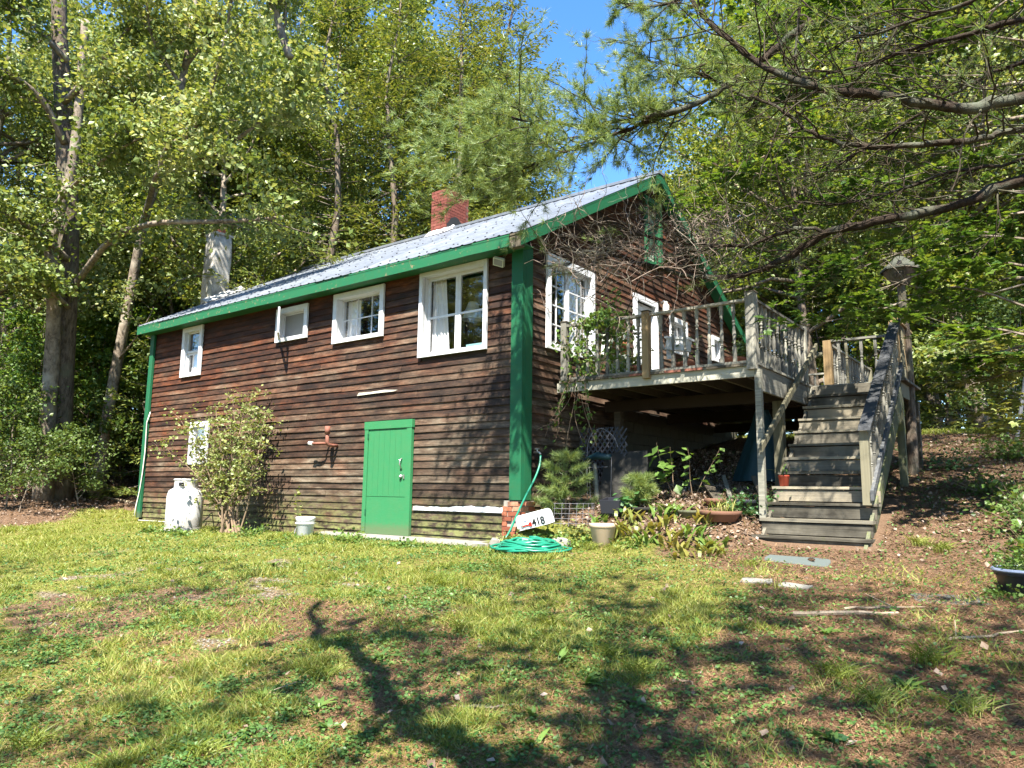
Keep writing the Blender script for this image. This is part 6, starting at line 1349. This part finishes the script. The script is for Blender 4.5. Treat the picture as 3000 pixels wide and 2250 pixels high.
spray_tree('maple_tree', 'leafy maple boughs crossing behind the pine limbs above the deck', (7.4, 6.5, gz(7.4, 6.5)),
  [[(3010, 300, 12.5), (2700, 350, 12.6), (2400, 400, 12.8), (2200, 430, 13)], [(3010, 120, 12), (2700, 80, 12.2), (2400, 60, 12.4), (2150, 80, 12.6)], [(3010, 560, 12.5), (2700, 560, 12.7), (2450, 570, 13), (2150, 640, 13.4), (2030, 600, 13.6)],
   [(2900, 220, 13), (2600, 230, 13), (2350, 290, 13.3), (2100, 330, 13.6)], [(2900, 420, 12.4), (2600, 480, 12.6), (2300, 510, 13), (2120, 500, 13.2)], [(2800, -20, 12.2), (2500, 0, 12.4), (2200, -20, 12.6), (2050, 30, 12.8)], [(3010, 700, 13), (2700, 660, 13), (2400, 700, 13.3), (2250, 760, 13.6)],
   [(2950, 0, 11.5), (2700, 160, 11.8), (2500, 200, 12)], [(2500, 120, 13.5), (2250, 150, 13.8), (2090, 170, 14)]], 'leafC', .14, 702, 2.1, trunk=[(7.4, 6.4, 3.), (7.2, 6., 6.)])

spray_tree('beech_sapling', 'sunlit yellow-green sapling leaning in from the right edge over the path', (7.3, 1.6, gz(7.3, 1.6)),
  [[(3060, 1020, 9.4), (2960, 1030, 9.5), (2890, 1060, 9.6)], [(3060, 1080, 9.4), (2960, 1090, 9.5), (2880, 1120, 9.7)], [(3060, 1150, 9.3), (2970, 1160, 9.4), (2900, 1200, 9.6)], [(3060, 1210, 9.2), (2990, 1230, 9.3), (2930, 1250, 9.4)], [(3060, 960, 9.6), (2980, 980, 9.7), (2930, 1010, 9.7)]], 'shrub', .11, 703, 1.2, trunk=[(7.2, 1.5, 1.6), (7.1, 1.4, 2.6)])
for i_, (x_, y_, h_, n_, l_) in enumerate([(6.25, .35, .62, 46, 'round-leaved bush right behind the planter tub'), (6.0, 2.2, .5, 40, 'green bush beside the path at the right edge'), (6.45, -.4, .5, 36, 'leafy bush crowding the rim of the planter tub'), (5.7, 5.2, .55, 40, 'bush at the lower edge of the bright clearing')]):
    stems_plant((x_, y_, gz(x_, y_)), h_, n_, 1.5, .065, 14, M['weed'], l_, seed=170+i_, cluster=.09, cat='shrub', name='low_shrub', smat=M['stem'])
# ---- far woods closing every gap between the trunks
n = 190000; rf = np.random.default_rng(800); ang = rf.uniform(-75, 22, n); dist = rf.uniform(40, 62, n); hz = rf.uniform(0, 1, n)**.8*24
A_ = np.radians(ang); X_ = CAMP[0]+np.sin(A_)*dist; Y_ = CAMP[1]+np.cos(A_)*dist; gap_ = np.abs((ang+32.5)/5.5) < 1
keep = (rf.random(n) < (.25+.75*smooth(.3, .55, fbm(ang*.35, hz*.25, 12)))*(1-.75*smooth(9, 17, hz))) & ~(gap_ & (hz > 12)) & ~((np.abs((ang+36)/2.2) < 1) & (hz > 15))
C = np.stack([X_, Y_, ground(X_, Y_)+hz], -1)[keep]; V, F = rand_leaves(C, .27, QUAD, .3, rf); o = npobj('far_woods', V, F, M['leafB']); tag(o, 'far woods seen as a green mass between the nearer trees', 'woods', kind='stuff')

# ------------------------------------------------------------------ fallen wood, cones, litter on the ground
def stick(p0, p1, rr, label, seed, twigs=2, group=None, name='fallen_branch'):
    r = random.Random(seed); a = Vector(G(*p0, rr*.9)); b = Vector(G(*p1, rr*.9)); q = [a.lerp(b, i/6)+Vector((r.gauss(0, .02), r.gauss(0, .02), 0)) for i in range(7)]
    for p in q: p.z = gz(p.x, p.y)+rr*.9+r.uniform(0, .01)
    m = MB(); m.tube(q, [rr*(1-.5*i/6) for i in range(7)], 6)
    for k in range(twigs): i = r.randrange(1, 6); e = q[i]+rdir(r, r.uniform(0, .5))*r.uniform(.1, .3); m.tube([q[i], e], [rr*.4, rr*.2], 4)
    return tag(m.build(name, M['stick']), label, 'branch', group)
stick((4.62, -2.62), (5.35, -2.30), .024, 'pale stripped log half buried in the needles near the right', 1, 0)
stick((4.9, -2.25), (5.5, -1.95), .012, 'forked twig just above the pale log', 2, 3)
stick((5.75, -3.0), (6.15, -2.4), .012, 'dark twig in the needles at the right edge', 3, 2)
stick((3.75, -5.55), (3.95, -5.35), .009, 'short bare twig in the foreground clover', 4, 1)
stick((2.4, -5.9), (2.7, -6.0), .010, 'curved pale twig in the lower left foreground', 5, 1)
stick((4.5, -4.5), (4.65, -4.55), .008, 'tiny stick on the needles in the foreground', 6, 0)
stick((-13.6, 1.6), (-16.8, 1.2), .05, 'long fallen branch along the edge of the left woods', 7, 5)
stick((-13.1, 2.6), (-14.8, 3.3), .035, 'fallen branch leaning by the left corner of the cottage', 8, 5)
stick((-15.5, .6), (-17.4, .9), .03, 'bleached fallen stick in front of the big oak', 9, 3)
for i in range(16):
    a = r_.uniform(0, 3); x_, y_ = r_.uniform(-20, -13), r_.uniform(2.5, 7); m = MB(); q, _ = wander(Vector(G(x_, y_, .0)), Vector((math.cos(a), .2*math.sin(a), r_.uniform(.1, .5))), r_.uniform(1, 2.6), 6, .18, -.03, r_); m.tube(q, [.02, .018, .015, .012, .009, .006, .003], 5)
    for w in range(6): s = q[r_.randrange(1, 6)]; q3, _ = wander(s, rdir(r_, .3), r_.uniform(.3, .8), 4, .25, 0, r_); m.tube(q3, [.008, .006, .005, .003, .002], 3, False)
    tag(m.build('brush_branch', M['twigpale']), 'dead branch in the tangled brush under the left woods', 'branch', 'dead brush under the left woods')
def cone_(p, seed, label):
    r = random.Random(seed); Mx = Matrix.Translation(G(*p, .022)) @ Matrix.Rotation(r.uniform(0, 6.28), 4, 'Z') @ Matrix.Rotation(R(88), 4, 'X'); m = MB()
    for j in range(9):
        rr = .024*math.sin(math.pi*(j+1.2)/10.5)
        for k in range(7): a = 6.28*k/7+j*.45; c, s = math.cos(a), math.sin(a); z = -.06+j*.014; V = [Mx @ Vector(q) for q in ((c*rr*.3-s*.007, s*rr*.3+c*.007, z), (c*rr*.3+s*.007, s*rr*.3-c*.007, z), (c*rr*1.25, s*rr*1.25, z+.012))]; m.add(V, [(0, 1, 2)])
    m.lathe([(.004, -.07), (.01, -.03), (.01, .04), (.002, .06)], 6, (0, 0, 0)); 
    for i in range(len(m.v)-24, len(m.v)): m.v[i] = tuple(Mx @ Vector(m.v[i]))
    o = m.build('pine_cone', M['cone']); tag(o, label, 'pine cone', 'fallen pine cones'); o['kind'] = 'thing'; return o
cone_((4.08, .02), 1, 'pine cone lying on the slate slab'); cone_((4.12, -.42), 2, 'pine cone just below the slate slab'); cone_((4.02, -.72), 3, 'small pine cone between the slate slab and the pale stones')
cone_((4.45, -5.0), 4, 'pine cone in the foreground clover'); cone_((5.45, -2.75), 5, 'pine cone right of the pale log')

# ------------------------------------------------------------------ ground cover
def scatter(n, d0, d1, a0=-84, a1=24, seed=0):
    r = np.random.default_rng(seed); a = np.radians(r.uniform(a0, a1, n)); d = np.exp(r.uniform(math.log(d0), math.log(d1), n)); return CAMP[0]+np.sin(a)*d, CAMP[1]+np.cos(a)*d, d, r
def outside(x, y, m=.0):
    h = (x < .03+m) & (x > -HL-.1-m) & (y > -.22-m)
    s = (x > XL-.05) & (x < XR+.12) & (y > .5) & (y < 2.6)
    s2 = (x > 2.9) & (x < 4.6) & (y > .5) & (y < .7)
    sl = (np.abs(x-3.93) < .36) & (np.abs(y) < .16)
    st_ = (np.abs(x-4.14) < .38) & (np.abs(y+1.42) < .09)
    return ~(h | s | s2 | sl | st_)
# grass
x, y, d, r1_ = scatter(1450000, 1.6, 24, seed=1)
dr_ = dryness(x, y); gv_ = gravelly(x, y); tuft = fbm(x*2.6, y*2.6, 77); lawn = smooth(-1., -5, x+y*.2)
pdens = (1-dr_)*(.42+.58*smooth(.36, .58, tuft))*(1-.95*gv_)*(.55+.45*lawn)+.10*smooth(.60, .72, tuft)*(x > 1)
pdens = pdens*np.where((y > .2) & (x > .2), .35, 1)+.55*(smooth(8, 9, y)*(1-smooth(12.5, 14, y)))*(x > 0)*(1-dr_)
keep = (r1_.random(len(x)) < pdens) & outside(x, y); x, y, d, tuft, dr_ = x[keep], y[keep], d[keep], tuft[keep], dr_[keep]; n = len(x)
hg = (.016+.045*smooth(.45, .75, tuft))*r1_.uniform(.35, 1.5, n)*(1+.015*d); wd_ = .0022*(.6+.26*np.maximum(d, 3))*r1_.uniform(.7, 1.3, n); a = r1_.uniform(0, 6.283, n); z = ground(x, y)
b0 = np.stack([x, y, z-.004], -1); s = np.stack([np.cos(a), np.sin(a), 0*a], -1)*wd_[:, None]; ld = r1_.normal(0, .85, (n, 2))*hg[:, None]; tip = b0+np.stack([ld[:, 0], ld[:, 1], hg], -1)
V = np.stack([b0-s, b0+s, tip], 1).reshape(-1, 3); o = npobj('lawn_grass', V, np.arange(n*3).reshape(-1, 3), M['grass']); tag(o, 'short patchy grass of the lawn', 'grass', kind='stuff')
r1_ = np.random.default_rng(61); x = r1_.uniform(.5, 9, 60000); y = r1_.uniform(8, 14.5, 60000); keep = (r1_.random(60000) < 1-dryness(x, y)) & outside(x, y); x, y = x[keep], y[keep]
C = np.stack([x, y, ground(x, y)+.01], -1); V, F = rand_leaves(C, .055, SLIM, .45, r1_); o = npobj('clearing_moss', V, F, M['grass']); tag(o, 'bright mossy carpet of the clearing beyond the deck', 'moss', kind='stuff')
# clover and ground ivy
x, y, d, r1_ = scatter(640000, 1.8, 16, seed=2)
dr_ = dryness(x, y); gv_ = gravelly(x, y); pt_ = fbm(x*1.3+5, y*1.3, 91); fine = fbm(x*5, y*5, 17)
keep = (r1_.random(len(x)) < (smooth(.42, .60, pt_)*smooth(.38, .55, fine)*(1-.8*dr_)*(1-gv_)*smooth(-7.5, -4.5, x)*.9+.16*(1-gv_))) & outside(x, y); x, y, d = x[keep], y[keep], d[keep]; n = len(x)
C = np.stack([x, y, ground(x, y)+r1_.uniform(.004, .035, n)], -1); V, F = rand_leaves(C, .017*(1+.09*d), QUAD, .8, r1_); o = npobj('ground_ivy', V, F, M['clover']); tag(o, 'low round-leaved ground ivy and clover spread through the lawn', 'ground cover', kind='stuff')
# pine needles
x, y, d, r1_ = scatter(920000, 1.6, 26, seed=3)
dr_ = dryness(x, y); keep = (r1_.random(len(x)) < (.35+.65*dr_)*(.35+.65*np.maximum(smooth(-3, 3, x), smooth(-11, -12.5, x)))) & outside(x, y) & (x > -24); x, y, d = x[keep], y[keep], d[keep]; n = len(x)
a = r1_.uniform(0, 6.283, n); L_ = r1_.uniform(.03, .06, n); w = .0011*(.6+.25*d); dv = np.stack([np.cos(a), np.sin(a), r1_.normal(0, .18, n)], -1)*L_[:, None]; sd_ = np.stack([-np.sin(a), np.cos(a), 0*a], -1)*w[:, None]
c0 = np.stack([x, y, ground(x, y)+r1_.uniform(.002, .014, n)], -1); V = np.stack([c0-dv-sd_, c0-dv+sd_, c0+dv], 1).reshape(-1, 3); o = npobj('fallen_needles', V, np.arange(n*3).reshape(-1, 3), M['needle']); tag(o, 'rust-brown fallen pine needles covering the path', 'needles', kind='stuff')
# dead leaves: thick under the deck and in the woods, sparse elsewhere
def litter(n, x, y, size, seed, sp=.02):
    r = np.random.default_rng(seed); C = np.stack([x, y, ground(x, y)+r.uniform(.005, .045, len(x))], -1); return rand_leaves(C, size, QUAD, .62, r)
r1_ = np.random.default_rng(5); X1 = r1_.uniform(.2, 3.3, 9000); Y1 = r1_.uniform(.25, 6, 9000); X2 = r1_.uniform(-34, -11.5, 26000); Y2 = r1_.uniform(-4, 10, 26000); X3 = r1_.uniform(3.6, 8.5, 6000); Y3 = r1_.uniform(.3, 16, 6000)
xx, yy, dd, _ = scatter(420, 3.5, 12, seed=6); kk = outside(xx, yy); k2 = dryness(X2, Y2) > .5; k3 = outside(X3, Y3) & (dryness(X3, Y3) > .4)
X_ = np.concatenate([X1, X2[k2], X3[k3], xx[kk]]); Y_ = np.concatenate([Y1, Y2[k2], Y3[k3], yy[kk]]); V, F = litter(0, X_, Y_, .052, 7); o = npobj('dead_leaf_litter', V, F, M['litter']); tag(o, 'dead brown leaves scattered under the deck and in the woods', 'leaf litter', kind='stuff')
# gravel
x, y, d, r1_ = scatter(60000, 3.5, 14, seed=8); g_ = gravelly(x, y); keep = (r1_.random(len(x)) < g_*.9) & outside(x, y); x, y = x[keep], y[keep]; n = len(x)
oc = np.array([(1, 0, 0), (-1, 0, 0), (0, 1, 0), (0, -1, 0), (0, 0, .6), (0, 0, -.4)]); of = np.array([(0, 2, 4), (2, 1, 4), (1, 3, 4), (3, 0, 4)]); s = r1_.uniform(.005, .016, (n, 1, 1)); an = r1_.uniform(0, 6.28, n); ro = np.stack([np.stack([np.cos(an), -np.sin(an), 0*an], -1), np.stack([np.sin(an), np.cos(an), 0*an], -1), np.stack([0*an, 0*an, 1+0*an], -1)], 1)
V = np.einsum('nij,kj->nki', ro, oc)*s+np.stack([x, y, ground(x, y)+.003], -1)[:, None, :]; F = of[None]+np.arange(n)[:, None, None]*6; o = npobj('gravel_chips', V.reshape(-1, 3), F.reshape(-1, 3), M['stone']); tag(o, 'pale gravel chips showing through the worn lawn', 'gravel', kind='stuff')
# single broad-leaved weeds and grass tufts one can pick out in the foreground
wr = random.Random(44)
def near(px, py, zb=-.4):
    dv = ray(px, py)
    for t_ in np.arange(2.5, 16, .02):
        q = CAMP+dv*t_
        if q[2] < gz(q[0], q[1]): return q
    return q
pl_ = [(1115, 1935, 'dandelion rosette beside the dark shadow line'), (1240, 1930, 'small dandelion right of the first rosette'), (1290, 1925, 'upright dandelion leaves in mid lawn'), (1430, 1960, 'dandelion rosette in the middle foreground'), (1640, 1945, 'broad dandelion with toothed leaves'), (1720, 2010, 'large dandelion rosette on the brown patch'), (1860, 2070, 'dandelion near the pine cone'), (1560, 2100, 'single lifted dandelion leaf'), (930, 2080, 'young plantain in the left foreground'), (960, 2140, 'upright plantain leaf at the lower left'), (780, 2050, 'plantain rosette left of the shadow'), (1560, 2190, 'dandelion at the lower middle edge'), (2440, 2180, 'leafy rosette near the lower edge'), (2660, 2030, 'violet leaves right of the grass tuft'), (1900, 1870, 'dandelion in the green mid lawn'), (2050, 1840, 'plantain below the pale stones'), (2420, 1860, 'small plantain beneath the pale log'), (800, 1660, 'plantain in the sunlit left lawn'), (1085, 1740, 'broad clover clump in the left lawn')]
for i, (px, py, lb) in enumerate(pl_):
    q = near(px, py); blades_plant(tuple(q-np.array([0, 0, .008])), 7+wr.randrange(4), wr.uniform(.09, .14), wr.uniform(.014, .02), M['weed'] if i % 3 else M['clover'], lb, group='broad-leaved weeds in the lawn', seed=300+i, arch=1.25, spread=.01, name='lawn_weed')
tf_ = [(1290, 1720, 'bright sunlit grass tuft below the door'), (1350, 1850, 'grass tuft in the mid lawn'), (1620, 1840, 'grass tuft left of the long tuft'), (1800, 1930, 'long arching grass tuft in the shade'), (1880, 1975, 'second long grass tuft below the first'), (2730, 1950, 'dark coarse grass tuft on the needles'), (2450, 1990, 'soft grass tuft left of the coarse one'), (2560, 2070, 'wide grass tuft in the lower right'), (2830, 2090, 'dense grass tuft at the lower right'), (600, 2220, 'dark grass tuft at the bottom edge'), (950, 1990, 'yellow grass tuft in the lit left lawn'), (2690, 1600, 'grass tuft on the needle path'), (2760, 1620, 'grass tuft right of the needle path'), (1800, 1620, 'tall grass around the beige pot'), (1730, 1610, 'tall grass left of the beige pot'), (100, 2190, 'grass tuft in the lower left corner'), (2200, 1660, 'short grass below the loose plank'), (1480, 1690, 'grass tuft left of the hose coil')]
for i, (px, py, lb) in enumerate(tf_):
    q = near(px, py); blades_plant(tuple(q-np.array([0, 0, .008])), 110, wr.uniform(.10, .17), .0028, M['grass'], lb, group='grass tufts in the lawn', seed=400+i, arch=.8, spread=.055 if i < 16 else .09, name='grass_tuft')
q = near(1085, 1745); stems_plant(tuple(q), .07, 40, 3.0, .05, 3, M['weed'], 'low round-leaved plant in the sunlit left lawn', seed=90, name='weed_clump', cluster=.02)
q = near(420, 2170); stems_plant(tuple(q), .08, 26, 2.2, .045, 4, M['clover'], 'leafy clump at the lower left', seed=91, name='weed_clump', cluster=.02)
q = near(2420, 2170); stems_plant(tuple(q), .09, 30, 1.6, .045, 5, M['weeddk'], 'leafy green clump at the lower right', seed=92, name='weed_clump', cluster=.02)
q = near(2650, 2010); stems_plant(tuple(q), .06, 20, 2.4, .045, 3, M['clover'], 'round violet leaves spread on the needles', seed=93, name='weed_clump', cluster=.02)
